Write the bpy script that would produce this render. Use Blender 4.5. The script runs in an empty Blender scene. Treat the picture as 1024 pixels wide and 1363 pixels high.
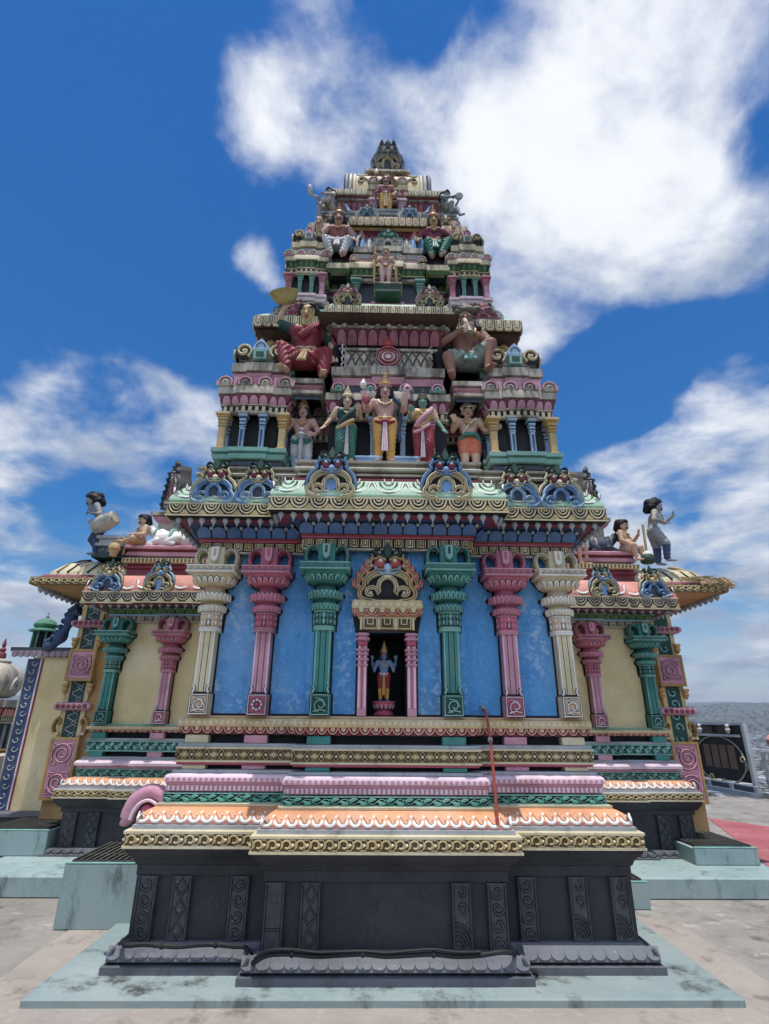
import bpy, bmesh, math, random
import numpy as np
from mathutils import Vector, Matrix
random.seed(7)
R=math.radians; PI=math.pi
SC=bpy.context.scene; COL=SC.collection

# ---------------------------------------------------------------- camera
P,ROLL,YAW=R(21.3),R(0.45),R(1.0)
CAM=Vector((-0.10,-5.9,1.6))
fwd=Vector((math.sin(YAW)*math.cos(P),math.cos(YAW)*math.cos(P),math.sin(P)))
rt=Vector((math.cos(YAW),-math.sin(YAW),0)); up=rt.cross(fwd)
r2=rt*math.cos(ROLL)+up*math.sin(ROLL); u2=up*math.cos(ROLL)-rt*math.sin(ROLL)
cd=bpy.data.cameras.new('camera'); cam=bpy.data.objects.new('camera',cd); COL.objects.link(cam)
M=Matrix((r2,u2,-fwd)).transposed().to_4x4(); M.translation=CAM; cam.matrix_world=M
cd.sensor_fit='VERTICAL'; cd.sensor_height=36; cd.lens=36*710/1363; cd.clip_start=.05; cd.clip_end=60000
SC.camera=cam

# ---------------------------------------------------------------- light
SUN_EL=R(82.5); SUN_AZ=R(178)        # azimuth from +Y clockwise: almost overhead, a little in front
sv=Vector((math.sin(SUN_AZ)*math.cos(SUN_EL),math.cos(SUN_AZ)*math.cos(SUN_EL),math.sin(SUN_EL)))
sd=bpy.data.lights.new('sun','SUN'); sd.energy=2.35; sd.angle=R(.5); sd.color=(1,.95,.87)
so=bpy.data.objects.new('sun',sd); COL.objects.link(so)
so.rotation_euler=(-sv).to_track_quat('-Z','Y').to_euler(); so.location=(3,-6,20)
SC.view_settings.view_transform='Standard'; SC.view_settings.look='None'
SC.view_settings.exposure=0.78; SC.view_settings.gamma=1; SC.view_settings.use_curve_mapping=False
SC.cycles.max_bounces=6; SC.cycles.diffuse_bounces=4; SC.cycles.glossy_bounces=2
SC.cycles.use_denoising=True

class NT:
    """small helper for node trees"""
    def __init__(s,tree): s.t=tree; s.n=tree.nodes; s.l=tree.links
    def new(s,typ,ins=None,**kw):
        n=s.n.new(typ)
        for k,v in kw.items(): setattr(n,k,v)
        for k,v in (ins or {}).items(): s.put(n.inputs[k],v)
        return n
    def put(s,sock,v):
        if hasattr(v,'is_linked') or hasattr(v,'links'): s.l.new(v,sock)
        else: sock.default_value=v
    def math(s,op,a,b=0.0,c=0.0,clamp=False):
        n=s.new('ShaderNodeMath',operation=op,use_clamp=clamp)
        s.put(n.inputs[0],a); s.put(n.inputs[1],b); s.put(n.inputs[2],c); return n.outputs[0]
    def vmath(s,op,a,b=(0,0,0),sc=None):
        n=s.new('ShaderNodeVectorMath',operation=op)
        s.put(n.inputs[0],a); s.put(n.inputs[1],b)
        if sc is not None: s.put(n.inputs['Scale'],sc)
        return n.outputs['Value'] if op in('DOT_PRODUCT','LENGTH') else n.outputs[0]
    def mix(s,f,a,b,bt='MIX'):
        n=s.new('ShaderNodeMix',data_type='RGBA',blend_type=bt)
        s.put(n.inputs[0],f); s.put(n.inputs[6],a); s.put(n.inputs[7],b); return n.outputs[2]
    def noise(s,vec,scale,detail=3,rough=.55,dist=0.0):
        n=s.new('ShaderNodeTexNoise'); s.put(n.inputs['Vector'],vec)
        n.inputs['Scale'].default_value=scale; n.inputs['Detail'].default_value=detail
        n.inputs['Roughness'].default_value=rough; n.inputs['Distortion'].default_value=dist; return n.outputs['Fac']
    def ramp(s,f,a,b):
        n=s.new('ShaderNodeMapRange',interpolation_type='SMOOTHSTEP'); s.put(n.inputs[0],f)
        s.put(n.inputs[1],a); s.put(n.inputs[2],b); return n.outputs[0]

# ---------------------------------------------------------------- sky
W=bpy.data.worlds.new('World'); SC.world=W; W.use_nodes=True
w=NT(W.node_tree); w.n.clear()
sky=w.new('ShaderNodeTexSky',sky_type='NISHITA',sun_disc=False,sun_elevation=SUN_EL,sun_rotation=SUN_AZ,
          altitude=200,air_density=1.25,dust_density=.25,ozone_density=3.0)
d=w.new('ShaderNodeTexCoord').outputs['Generated']
sx=w.new('ShaderNodeSeparateXYZ'); w.put(sx.inputs[0],d)
den=w.math('ADD',w.math('MAXIMUM',sx.outputs[2],0.0),.22)
pl=w.vmath('SCALE',d,sc=w.math('DIVIDE',1.0,den))
CLOUDS=[  # sky direction, sharpness, weight
 (0.215,0.433,0.875,60,0.9),
 (0.283,0.539,0.793,45,1.1),
 (0.369,0.456,0.810,60,1.1),
 (0.442,0.393,0.806,80,0.8),
 (0.499,0.576,0.647,110,0.75),
 (0.272,0.701,0.659,110,0.85),
 (0.107,0.554,0.825,140,0.75),
 (-0.032,0.529,0.848,220,0.62),
 (-0.201,0.551,0.810,200,0.75),
 (-0.177,0.465,0.867,120,0.66),
 (-0.072,0.448,0.891,200,0.35),
 (-0.206,0.679,0.705,600,1.15),
 (0.380,0.618,0.688,100,0.6),
 (-0.436,0.766,0.473,150,1.25),
 (-0.523,0.783,0.337,70,1.3),
 (-0.365,0.826,0.430,110,1.2),
 (-0.553,0.807,0.209,80,0.9),
 (0.493,0.798,0.347,55,1.35),
 (0.543,0.733,0.410,150,0.5),
 (0.533,0.689,0.491,500,0.75),
 (0.432,0.876,0.214,60,1.05),
 (0.576,0.799,0.174,60,1.05),
 (-0.536,0.817,0.212,60,0.6),
 (0.344,0.857,0.384,200,0.6),
 (0.485,0.481,0.731,260,-1.3),
 (0.428,0.723,0.542,110,-1.3),
 (0.338,0.804,0.490,200,-0.7),
 (-0.425,0.542,0.725,22,-0.8),
 (0.064,0.460,0.886,160,-0.75),
 (-0.118,0.654,0.747,300,-0.5),
 (-0.557,0.693,0.458,200,-0.4),
 (-0.307,0.724,0.617,120,-0.5),
 (-0.381,0.434,0.816,50,-0.5),
]
acc=0.0
for dx,dy,dz,k,wt in CLOUDS:
    dot=w.vmath('DOT_PRODUCT',d,(dx,dy,dz))
    g=w.math('MULTIPLY',w.math('EXPONENT',w.math('MULTIPLY',w.math('SUBTRACT',dot,1.0),k)),wt)
    acc=g if isinstance(acc,float) else w.math('ADD',acc,g)
n1=w.noise(pl,2.1,9,.56,.35); n2=w.noise(pl,6.5,6,.6,.3)
fb=w.math('ADD',w.math('MULTIPLY',w.math('SUBTRACT',n1,.5),2.9),w.math('MULTIPLY',w.math('SUBTRACT',n2,.5),1.25))
dens=w.math('ADD',w.math('ADD',fb,w.math('MINIMUM',acc,.72)),-.12)
n3=w.noise(pl,2.3,6,.62,.25)
shade=w.ramp(w.math('ADD',n3,w.math('MULTIPLY',sx.outputs[2],.28)),.40,.80)
cloudc=w.mix(shade,(1.9,2.35,3.2,1),(5.7,5.85,6.1,1))
# unseen bright cloud bank behind the camera, added as fill on the shaded facade
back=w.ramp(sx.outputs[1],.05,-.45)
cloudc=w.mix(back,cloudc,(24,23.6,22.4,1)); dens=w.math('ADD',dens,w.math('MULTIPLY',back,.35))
hs=w.new('ShaderNodeHueSaturation'); hs.inputs['Hue'].default_value=.508; hs.inputs['Saturation'].default_value=1.62; hs.inputs['Value'].default_value=.65
w.put(hs.inputs['Color'],sky.outputs[0])
hz=w.ramp(sx.outputs[2],.20,-.02)
skc=w.mix(w.math('MULTIPLY',hz,.55),hs.outputs[0],(3.6,4.5,6.0,1))
cov=w.ramp(dens,.10,1.0)
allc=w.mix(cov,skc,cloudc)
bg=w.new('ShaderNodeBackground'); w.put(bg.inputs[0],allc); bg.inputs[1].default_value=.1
out=w.new('ShaderNodeOutputWorld'); w.l.new(bg.outputs[0],out.inputs[0])

# ---------------------------------------------------------------- materials
def lin(h):
    h=h.lstrip('#'); c=[int(h[i:i+2],16)/255 for i in (0,2,4)]
    c=[(x/12.92 if x<=.04045 else ((x+.055)/1.055)**2.4) for x in c]; l=.3*c[0]+.5*c[1]+.2*c[2]
    return tuple(x*.80+l*.20 for x in c)+(1,)
MATS={}
def paint(name,hexc,rough=.62,var=.16,grime=.45,bump=.25,scale=1.0,grimec='#1d1a17',second=None,spec=.35,thr=.54,chips=None):
    if name in MATS: return MATS[name]
    m=bpy.data.materials.new(name); m.use_nodes=True; MATS[name]=m
    t=NT(m.node_tree); bs=t.n['Principled BSDF']
    pos=t.new('ShaderNodeNewGeometry').outputs['Position']
    mp=t.new('ShaderNodeMapping'); t.put(mp.inputs[0],pos); mp.inputs['Scale'].default_value=(1,1,.28)
    c=lin(hexc); c2=lin(second) if second else tuple(x*(1-var*2.2) for x in c[:3])+(1,)
    a=t.noise(pos,3.2*scale,5,.6); b=t.noise(pos,46*scale,4,.6); g=t.noise(mp.outputs[0],7.5*scale,7,.68)
    fade=t.noise(pos,1.7*scale,4,.65); l_=.3*c[0]+.5*c[1]+.2*c[2]; cf=tuple(min(1,(x*.68+l_*.32)*1.12+.02) for x in c[:3])+(1,)
    col=t.mix(t.math('MULTIPLY',t.ramp(fade,.45,.68),.6),t.mix(t.ramp(a,.38,.72),c,c2),cf)
    col=t.mix(t.math('MULTIPLY',t.ramp(b,.52,.72),var*1.6),col,tuple(min(1,x*1.35+.03) for x in c[:3])+(1,))
    # rain and mould streaks are worse on the exposed upper tiers
    sz=t.new('ShaderNodeSeparateXYZ'); t.put(sz.inputs[0],pos); hi=t.math('MULTIPLY',t.ramp(sz.outputs[2],3.3,5.5),.085)
    g2=t.noise(mp.outputs[0],24*scale,6,.7)
    gg=t.math('ADD',t.math('ADD',t.math('MULTIPLY',g,.68),t.math('MULTIPLY',g2,.32)),hi)
    col=t.mix(t.math('MULTIPLY',t.ramp(gg,thr-.01,thr+.17),grime),col,lin(grimec))
    if chips:
        ch=t.noise(pos,chips[1],6,.7); ch2=t.noise(pos,1.9,2,.5)
        col=t.mix(t.math('MULTIPLY',t.math('MULTIPLY',t.ramp(ch,chips[2],chips[2]+.06),t.ramp(ch2,.42,.62)),chips[3]),col,lin(chips[0]))
    t.put(bs.inputs['Base Color'],col); 
    t.put(bs.inputs['Roughness'],t.math('ADD',t.math('MULTIPLY',g,.25),rough-.12))
    bs.inputs['Specular IOR Level'].default_value=spec
    bp=t.new('ShaderNodeBump'); bp.inputs['Strength'].default_value=bump; bp.inputs['Distance'].default_value=.004
    t.put(bp.inputs['Height'],t.math('ADD',b,t.math('MULTIPLY',a,.8))); t.l.new(bp.outputs[0],bs.inputs['Normal'])
    return m
cream =paint('cream paint','#d9c898',grime=.5,var=.12)
stone =paint('weathered cream ledge','#c2b6a0',grime=.75,var=.2,thr=.5)
goldp =paint('ochre gold paint','#cfb272',grime=.45)
golddk=paint('dark gold recess','#75602f',grime=.3)
ochre =paint('ochre wall paint','#b98c3a',grime=.25)
yellow=paint('pale yellow wall','#dcc68a',grime=.3,bump=.9,rough=.75,var=.1,second='#cdb679',grimec='#6b5c38')
black =paint('black paint line','#15151a',grime=.1,var=.1)
plinthm=paint('black plinth paint','#2f3137',grime=.4,grimec='#0e0e10',rough=.55,var=.25,second='#222328',chips=('#8d8a86',22,.66,.7))
grey  =paint('grey plinth paint','#62656d',grime=.5,rough=.5,chips=('#a8a8a8',16,.66,.6))
lgrey =paint('pale grey paint','#a4abb0',grime=.55)
teal  =paint('teal green paint','#268a80',grime=.35)
tealdk=paint('dark teal paint','#14514a',grime=.3)
teallt=paint('pale teal paint','#79b8ab',grime=.35)
pink  =paint('pink paint','#d08ba0',grime=.25)
pinklt=paint('pale pink paint','#eac9d6',grime=.3)
rose  =paint('rose red paint','#c4486a',grime=.35)
maroon=paint('maroon paint','#8c3148',grime=.45)
red   =paint('red paint','#c03a2c',grime=.3)
orange=paint('orange paint','#ea9a5c',grime=.2)
salmon=paint('salmon paint','#e8937f',grime=.25)
white =paint('white paint','#e9e4da',grime=.35,var=.08)
bluew =paint('blue wall paint','#3a9fe2',grime=.75,var=.30,second='#2484cc',bump=3.5,scale=.62,grimec='#2a61a4',chips=('#a9cbe6',17,.52,.62))
blue  =paint('bright blue paint','#6aa3de',grime=.25)
bluelt=paint('light blue paint','#9cc2e6',grime=.3)
bluedk=paint('slate blue paint','#33507c',grime=.4)
slate =paint('dark slate wall','#3c4757',grime=.3)
mint  =paint('mint green paint','#a9cfae',grime=.3,second='#8ab893')
green =paint('leaf green paint','#4d7a3c',grime=.4)
dkgrn =paint('dark green paint','#1d4a3a',grime=.4)
turq  =paint('turquoise floor paint','#91a9a7',grime=.8,grimec='#3a3832',rough=.7,var=.16,thr=.52,second='#7f9c9c',scale=.8,bump=.5)
skinp =paint('pink skin paint','#d3a193',grime=.3,var=.1)
skint =paint('tan skin paint','#d6ab86',grime=.3,var=.1)
skinb =paint('brown skin paint','#a8705c',grime=.35,var=.12)
sking =paint('green skin paint','#5d9c86',grime=.3,var=.1)
skinbl=paint('blue skin paint','#5b86b8',grime=.3,var=.1)
skingr=paint('grey blue skin paint','#8e98a4',grime=.4,var=.14)
skiny =paint('yellow skin paint','#d8b56a',grime=.3,var=.1)
hairm =paint('black hair paint','#17171b',grime=.2)
gold  =paint('gold ornament paint','#c99b45',grime=.4,rough=.4)
yelcl =paint('yellow cloth paint','#e3a52c',grime=.3)
redcl =paint('crimson cloth paint','#a02238',grime=.35)
grncl =paint('green cloth paint','#1f7a68',grime=.35)
orgcl =paint('orange cloth paint','#e06a3c',grime=.25)
whtcl =paint('white cloth paint','#cfd0d4',grime=.4)
eyew  =paint('eye white','#f0ece2',grime=0,var=.02)

# ---------------------------------------------------------------- mesh helpers
class Fr:
    """local frame: u to the right, w up, n outwards"""
    def __init__(s,o,u=(1,0,0),w=(0,0,1),n=None):
        s.o=Vector(o); s.u=Vector(u); s.w=Vector(w); s.n=Vector(n) if n is not None else s.u.cross(s.w)
    def p(s,u,w,n=0.): return s.o+s.u*u+s.w*w+s.n*n
    def at(s,u,w,n=0.): return Fr(s.p(u,w,n),s.u,s.w,s.n)
    def rot(s,a):
        c,q=math.cos(a),math.sin(a); return Fr(s.o,s.u*c+s.w*q,s.w*c-s.u*q,s.n)
class MB:
    def __init__(s): s.v=[]; s.f=[]; s.mi=[]; s.mats=[]; s.cur=0
    def m(s,mat):
        if mat not in s.mats: s.mats.append(mat)
        s.cur=s.mats.index(mat); return s
    def add(s,vs,fs):
        b=len(s.v); s.v+= [tuple(x) for x in vs]; s.f+=[tuple(b+i for i in f) for f in fs]; s.mi+=[s.cur]*len(fs)
    def box(s,c,d,fr=None):
        x,y,z=d[0]/2,d[1]/2,d[2]/2; c=Vector(c)
        vs=[(i,j,k) for i in(-x,x) for j in(-y,y) for k in(-z,z)]
        vs=[(fr.p(*(c+Vector(q))) if fr else c+Vector(q)) for q in vs]
        fs=[(0,1,3,2),(4,6,7,5),(0,4,5,1),(2,3,7,6),(0,2,6,4),(1,5,7,3)]
        if fr: fs=[f[::-1] for f in fs] if (fr.u.cross(fr.w)).dot(fr.n)<0 else fs
        s.add(vs,fs)
    def bbox(s,c,d,b=.006):
        """box with chamfered edges, world axes"""
        c=Vector(c); x,y,z=[q/2 for q in d]; b=min(b,x*.8,y*.8,z*.8)
        rings=[]
        for zz,i in((-z,b),(-z+b,0),(z-b,0),(z,b)):
            X,Y=x-i,y-i; rings.append([(X-b,-Y),(X,-Y+b),(X,Y-b),(X-b,Y),(-X+b,Y),(-X,Y-b),(-X,-Y+b),(-X+b,-Y)])
        vs=[c+Vector((p[0],p[1],zz)) for r_,zz in zip(rings,(-z,-z+b,z-b,z)) for p in r_]
        fs=[(k*8+i,k*8+(i+1)%8,(k+1)*8+(i+1)%8,(k+1)*8+i) for k in range(3) for i in range(8)]
        fs+=[tuple(range(7,-1,-1)),tuple(range(24,32))]; s.add(vs,fs)
    def ring(s,rings,closed=True,cap=True):
        n=len(rings[0]); vs=[p for r_ in rings for p in r_]; fs=[]
        for k in range(len(rings)-1):
            for i in range(n if closed else n-1):
                j=(i+1)%n; fs.append((k*n+i,k*n+j,(k+1)*n+j,(k+1)*n+i))
        if cap and closed: fs+=[tuple(range(n-1,-1,-1)),tuple(range((len(rings)-1)*n,len(rings)*n))]
        s.add(vs,fs)
    def lathe(s,c,prof,seg=16,sq=0.,cap=True,sx=1.,sy=1.,ph=0.):
        """prof: (radius,z); sq>0 squares the section"""
        rings=[]
        for r_,z in prof:
            ring=[]
            for i in range(seg):
                a=2*PI*(i+.5)/seg+ph; cx,cy=math.cos(a),math.sin(a)
                k=1.0
                if sq: k=1/( (abs(cx)**(2+sq*8)+abs(cy)**(2+sq*8))**(1/(2+sq*8)) )
                ring.append((c[0]+r_*k*cx*sx,c[1]+r_*k*cy*sy,c[2]+z))
            rings.append(ring)
        s.ring(rings,True,cap)
    def tube(s,pts,rad,seg=8,cap=True):
        pts=[Vector(p) for p in pts]; n=len(pts); rad=rad if hasattr(rad,'__len__') else [rad]*n
        t0=(pts[1]-pts[0]).normalized(); a=t0.orthogonal().normalized(); rings=[]
        for i,p in enumerate(pts):
            t=(pts[min(i+1,n-1)]-pts[max(i-1,0)]).normalized(); a=(a-t*a.dot(t)).normalized(); b=t.cross(a)
            rings.append([p+(a*math.cos(2*PI*k/seg)+b*math.sin(2*PI*k/seg))*rad[i] for k in range(seg)])
        s.ring(rings,True,cap)
    def capsule(s,a,ra,b,rb,seg=12):
        a,b=Vector(a),Vector(b); t=(b-a)
        if t.length<1e-6: t=Vector((0,0,1e-4))
        t.normalize(); pts=[];rad=[]
        for k in range(5): th=PI/2*(k+.12)/5.12; pts.append(a-t*ra*math.cos(th)); rad.append(ra*math.sin(th))
        pts.append(a);rad.append(ra);pts.append(b+t*1e-4);rad.append(rb)
        for k in range(4,-1,-1): th=PI/2*(k+.12)/5.12; pts.append(b+t*(rb*math.cos(th)+1e-4)); rad.append(rb*math.sin(th))
        s.tube(pts,rad,seg)
    def ell(s,c,r_,seg=14,rows=9,fr=None):
        c=Vector(c); rings=[]
        for i in range(rows):
            th=PI*(i+.25)/(rows-.5); rings.append([Vector((r_[0]*math.sin(th)*math.cos(2*PI*k/seg),r_[1]*math.sin(th)*math.sin(2*PI*k/seg),-r_[2]*math.cos(th))) for k in range(seg)])
        s.ring([[ (fr.p(*(c+q)) if fr else c+q) for q in r__] for r__ in rings])
    # ---- carved relief in a frame
    OL=.0046
    def stroke(s,fr,pts,wd,ht,n0=0.,end=True,ol=None):
        """raised half-round line with the painted black outline these carvings have"""
        n=len(pts); wd=list(wd) if hasattr(wd,'__len__') else [wd]*n; rows=[]
        ol=s.OL if ol is None else ol
        if ol and s.mats[s.cur] not in (black,slate,plinthm):
            k0=s.cur; s.m(black); vs=[]
            for i in range(n):
                a=pts[max(i-1,0)]; b=pts[min(i+1,n-1)]; tx,ty=b[0]-a[0],b[1]-a[1]; L=math.hypot(tx,ty) or 1; nx,ny=-ty/L,tx/L; q=wd[i]*.5+ol
                vs+=[fr.p(pts[i][0]+nx*q*e,pts[i][1]+ny*q*e,n0+min(.003,ht*.3)) for e in(-1,1)]
            s.add(vs,[(2*i+1,2*i,2*i+2,2*i+3) for i in range(n-1)]); s.cur=k0
        for i in range(n):
            a=pts[max(i-1,0)]; b=pts[min(i+1,n-1)]; tx,ty=b[0]-a[0],b[1]-a[1]; L=math.hypot(tx,ty) or 1; nx,ny=-ty/L,tx/L
            h=ht*min(1,wd[i]/max(max(wd),1e-9)*1.3)
            for k,hh in((-.5,0),(-.3,.85),(0,1),(.3,.85),(.5,0)):
                rows.append(fr.p(pts[i][0]+nx*wd[i]*k,pts[i][1]+ny*wd[i]*k,n0+h*hh))
        fs=[(i*5+k+1,i*5+k,i*5+5+k,i*5+6+k) for i in range(n-1) for k in range(4)]
        if end: fs+=[(0,1,2,3,4)[::1],tuple(range((n-1)*5+4,(n-1)*5-1,-1))]
        s.add(rows,fs)
    def fill(s,fr,pts,ht,ins=.0,n0=0.,bk=False):
        """extruded outline (counter-clockwise) with a bevelled top"""
        n=len(pts); cx=sum(p[0] for p in pts)/n; cy=sum(p[1] for p in pts)/n
        lo=[fr.p(p[0],p[1],n0) for p in pts]; mid=[fr.p(p[0],p[1],n0+ht*.6) for p in pts]
        hi=[fr.p(cx+(p[0]-cx)*(1-ins),cy+(p[1]-cy)*(1-ins),n0+ht) for p in pts]
        fs=[(k*n+i,k*n+(i+1)%n,(k+1)*n+(i+1)%n,(k+1)*n+i) for k in(0,1) for i in range(n)]+[tuple(range(2*n,3*n))]
        if bk: fs.append(tuple(range(n-1,-1,-1)))
        s.add(lo+mid+hi,fs)
    def dome(s,fr,c,ru,rw,ht,n0=0.,seg=12,rows=4,ol=None):
        vs=[];fs=[]; ol=s.OL*.8 if ol is None else ol
        if ol and min(ru,rw)>.012 and s.mats[s.cur] not in (black,slate):
            k0=s.cur; s.m(black); s.add([fr.p(c[0]+(ru+ol)*math.cos(2*PI*i/seg),c[1]+(rw+ol)*math.sin(2*PI*i/seg),n0+min(.003,ht*.3)) for i in range(seg)],[tuple(range(seg))]); s.cur=k0
        for k in range(rows):
            th=PI/2*k/rows
            vs+=[fr.p(c[0]+ru*math.cos(th)*math.cos(2*PI*i/seg),c[1]+rw*math.cos(th)*math.sin(2*PI*i/seg),n0+ht*math.sin(th)) for i in range(seg)]
        vs.append(fr.p(c[0],c[1],n0+ht)); b=rows*seg
        fs=[(k*seg+i,k*seg+(i+1)%seg,(k+1)*seg+(i+1)%seg,(k+1)*seg+i) for k in range(rows-1) for i in range(seg)]
        fs+=[((rows-1)*seg+i,(rows-1)*seg+(i+1)%seg,b) for i in range(seg)]; s.add(vs,fs)
    def build(s,name,parent=None,sharp=38):
        me=bpy.data.meshes.new(name); me.from_pydata(s.v,[],s.f)
        for m in s.mats: me.materials.append(m)
        me.polygons.foreach_set('material_index',s.mi); me.polygons.foreach_set('use_smooth',[True]*len(s.f))
        me.set_sharp_from_angle(angle=R(sharp)); me.update()
        o=bpy.data.objects.new(name,me); COL.objects.link(o)
        if parent: o.parent=parent
        return o
def tag(o,label=None,cat=None,group=None,kind=None):
    for k,v in(('label',label),('category',cat),('group',group),('kind',kind)):
        if v: o[k]=v
    return o
def thing(name,label,cat,loc=(0,0,0),rz=0,group=None):
    o=bpy.data.objects.new(name,None); COL.objects.link(o); o.location=loc; o.rotation_euler=(0,0,rz); o.empty_display_size=.1
    return tag(o,label,cat,group)
def children(o): return [c for c in bpy.data.objects if c.parent==o]
def dup(o,parent=None,loc=None,rz=None):
    c=o.copy(); COL.objects.link(c); c.parent=parent
    if loc is not None: c.location=loc
    if rz is not None: c.rotation_euler=(0,0,rz)
    for ch in children(o): dup(ch,c)
    return c
def spiral(cx,cy,r0,r1,a0,a1,n=14):
    return [(cx+(r0+(r1-r0)*i/n)*math.cos(a0+(a1-a0)*i/n),cy+(r0+(r1-r0)*i/n)*math.sin(a0+(a1-a0)*i/n)) for i in range(n+1)]
def arc(cx,cy,rx,ry,a0,a1,n=10): return [(cx+rx*math.cos(a0+(a1-a0)*i/n),cy+ry*math.sin(a0+(a1-a0)*i/n)) for i in range(n+1)]
def bez(pts,n=14):
    out=[]
    P_=[Vector(p) for p in pts]
    Q=[P_[0]*2-P_[1]]+P_+[P_[-1]*2-P_[-2]]
    for i in range(1,len(Q)-2):
        for k in range(n):
            t=k/n; a,b,c,e=Q[i-1],Q[i],Q[i+1],Q[i+2]
            out.append(tuple(.5*((2*b)+(c-a)*t+(2*a-5*b+4*c-e)*t*t+(3*b-a-3*c+e)*t**3)))
    out.append(tuple(P_[-1])); return out
def mir(pts): return [(-x,y) for x,y in pts]
# ================================================================ carved building kit
def plan(o,hw=1.5,fy=-1.6,by=1.6,c=.64,p=.15,q=.0):
    """stepped outline: front bay projecting by p, side bays by q"""
    a=[(-hw-o,fy-o),(-c-o,fy-o),(-c-o,fy-o-p),(c+o,fy-o-p),(c+o,fy-o),(hw+o,fy-o)]
    if q: a+=[(hw+o,-c-o),(hw+o+q,-c-o),(hw+o+q,c+o),(hw+o,c+o)]
    a+=[(hw+o,by+o),(-hw-o,by+o)]
    if q: a+=[(-hw-o,c+o),(-hw-o-q,c+o),(-hw-o-q,-c-o),(-hw-o,-c-o)]
    return a
def rect(o,x0,x1,y0,y1): return [(x0-o,y0-o),(x1+o,y0-o),(x1+o,y1+o),(x0-o,y1+o)]
def mould(mb,pf,prof,cap=True):
    rings=[[(x,y,z) for x,y in pf(o)] for o,z in prof]
    mb.ring(rings,True,False)
    if cap: b=len(mb.v)-len(rings[0]); mb.f.append(tuple(range(b,len(mb.v)))); mb.mi.append(mb.cur)
def edges(pf,o,minl=.12,back=False):
    pts=pf(o); n=len(pts)
    for i in range(n):
        a,b=Vector((*pts[i],0)),Vector((*pts[(i+1)%n],0)); L=(b-a).length
        if L<minl: continue
        u=(b-a)/L; nn=u.cross(Vector((0,0,1)))
        if nn.y>.5 and not back: continue
        yield a,u,nn,L
def along(pf,o,z,pitch,fn,tilt=0.,minl=.12,lift=0.,off=.0):
    for a,u,nn,L in edges(pf,o,minl):
        k=max(1,round(L/pitch)); w=L/k
        W_=Vector((0,0,1))*math.cos(tilt)+nn*math.sin(tilt); N_=nn*math.cos(tilt)-Vector((0,0,1))*math.sin(tilt)
        for i in range(k):
            fn(Fr(a+u*(w*(i+.5))+Vector((0,0,z))+N_*lift,u,W_,N_),w,i)
def grid(pf,o,z,pitch,fn,minl=.12): along(pf,o,z,pitch,fn,0,minl)
# ---- repeated relief motifs (cell width w, height h)
def p_arcs(mb,h,ca,cb=None):
    def f(fr,w,i):
        mb.m(ca)
        for r_,wd in((.42,.15),(.255,.12),(.10,.13)):
            mb.stroke(fr,arc(0,h*.98,r_*w,r_*w*min(1.2,h/w*2.0),PI,2*PI,10 if r_>.2 else 6),wd*w*.8,.012)
        mb.m(cb or ca)
        for s in(-1,1): mb.fill(fr,[(s*.5*w,.02*h),(s*.5*w,.55*h),(s*.36*w,.25*h),(s*.2*w,.02*h)][::s and 1],.012,.2)
    return f
def p_curl(mb,h,ca,cb):
    def f(fr,w,i):
        mb.m(ca); mb.stroke(fr,spiral(-.02*w,h*.5,.46*h,.2*h,PI*1.15,-PI*.75,12),.24*h,.014,ol=.0028)
        mb.stroke(fr,[(-.5*w,.14*h),(-.3*w,.5*h),(-.46*w,.90*h)],[.14*h,.30*h,.14*h],.012,ol=.0028)
        mb.m(cb); mb.stroke(fr,[(.1*w,.1*h),(.5*w,.08*h)],[.1*h,.16*h],.01,ol=0); mb.stroke(fr,[(.1*w,.9*h),(.5*w,.92*h)],[.1*h,.16*h],.01,ol=0); mb.m(ca)
        mb.fill(fr,[(.18*w,.16*h),(.46*w,.42*h),(.2*w,.82*h),(.28*w,.46*h)],.014,.3)
        mb.m(cb); mb.dome(fr,(.42*w,.5*h),.15*h,.15*h,.022)
    return f
def p_lattice(mb,h,ca,cb):
    def f(fr,w,i):
        mb.m(ca)
        mb.stroke(fr,[(-w/2,0),(0,h),(w/2,0)],.1*h,.01); mb.stroke(fr,[(-w/2,h),(0,0),(w/2,h)],.1*h,.012)
        mb.fill(fr,[(0,h*.24),(.24*w,h*.5),(0,h*.76),(-.24*w,h*.5)],.008,.3)
        mb.m(cb); mb.dome(fr,(w/2,h*.5),.17*h,.17*h,.012,seg=8,rows=2)
    return f
def p_vine(mb,h,ca,cb):
    def f(fr,w,i):
        mb.m(cb); mb.stroke(fr,[(-w/2+w*t/10,h*.5+h*.3*math.sin(2*PI*t/10)) for t in range(11)],.11*h,.012)
        mb.m(ca)
        for s,(cx,cy) in((1,(.22*w,.62*h)),(-1,(-.26*w,.36*h))):
            mb.fill(fr,bez([(cx-.27*w,cy-.24*h*s),(cx-.06*w,cy+.34*h*s),(cx+.25*w,cy+.16*h*s),(cx+.0*w,cy-.17*h*s)],3),.016,.35)
        mb.stroke(fr,[(.05*w,.1*h),(.2*w,.22*h),(.34*w,.12*h)],[.05*h,.16*h,.04*h],.014)
        for k in range(6): mb.dome(fr,(-.02*w+.2*h*math.cos(k*PI/3),.5*h+.2*h*math.sin(k*PI/3)),.13*h,.13*h,.016,seg=7,rows=2)
        mb.m(black); mb.dome(fr,(-.02*w,.5*h),.1*h,.1*h,.02,seg=7,rows=2)
    return f
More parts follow.
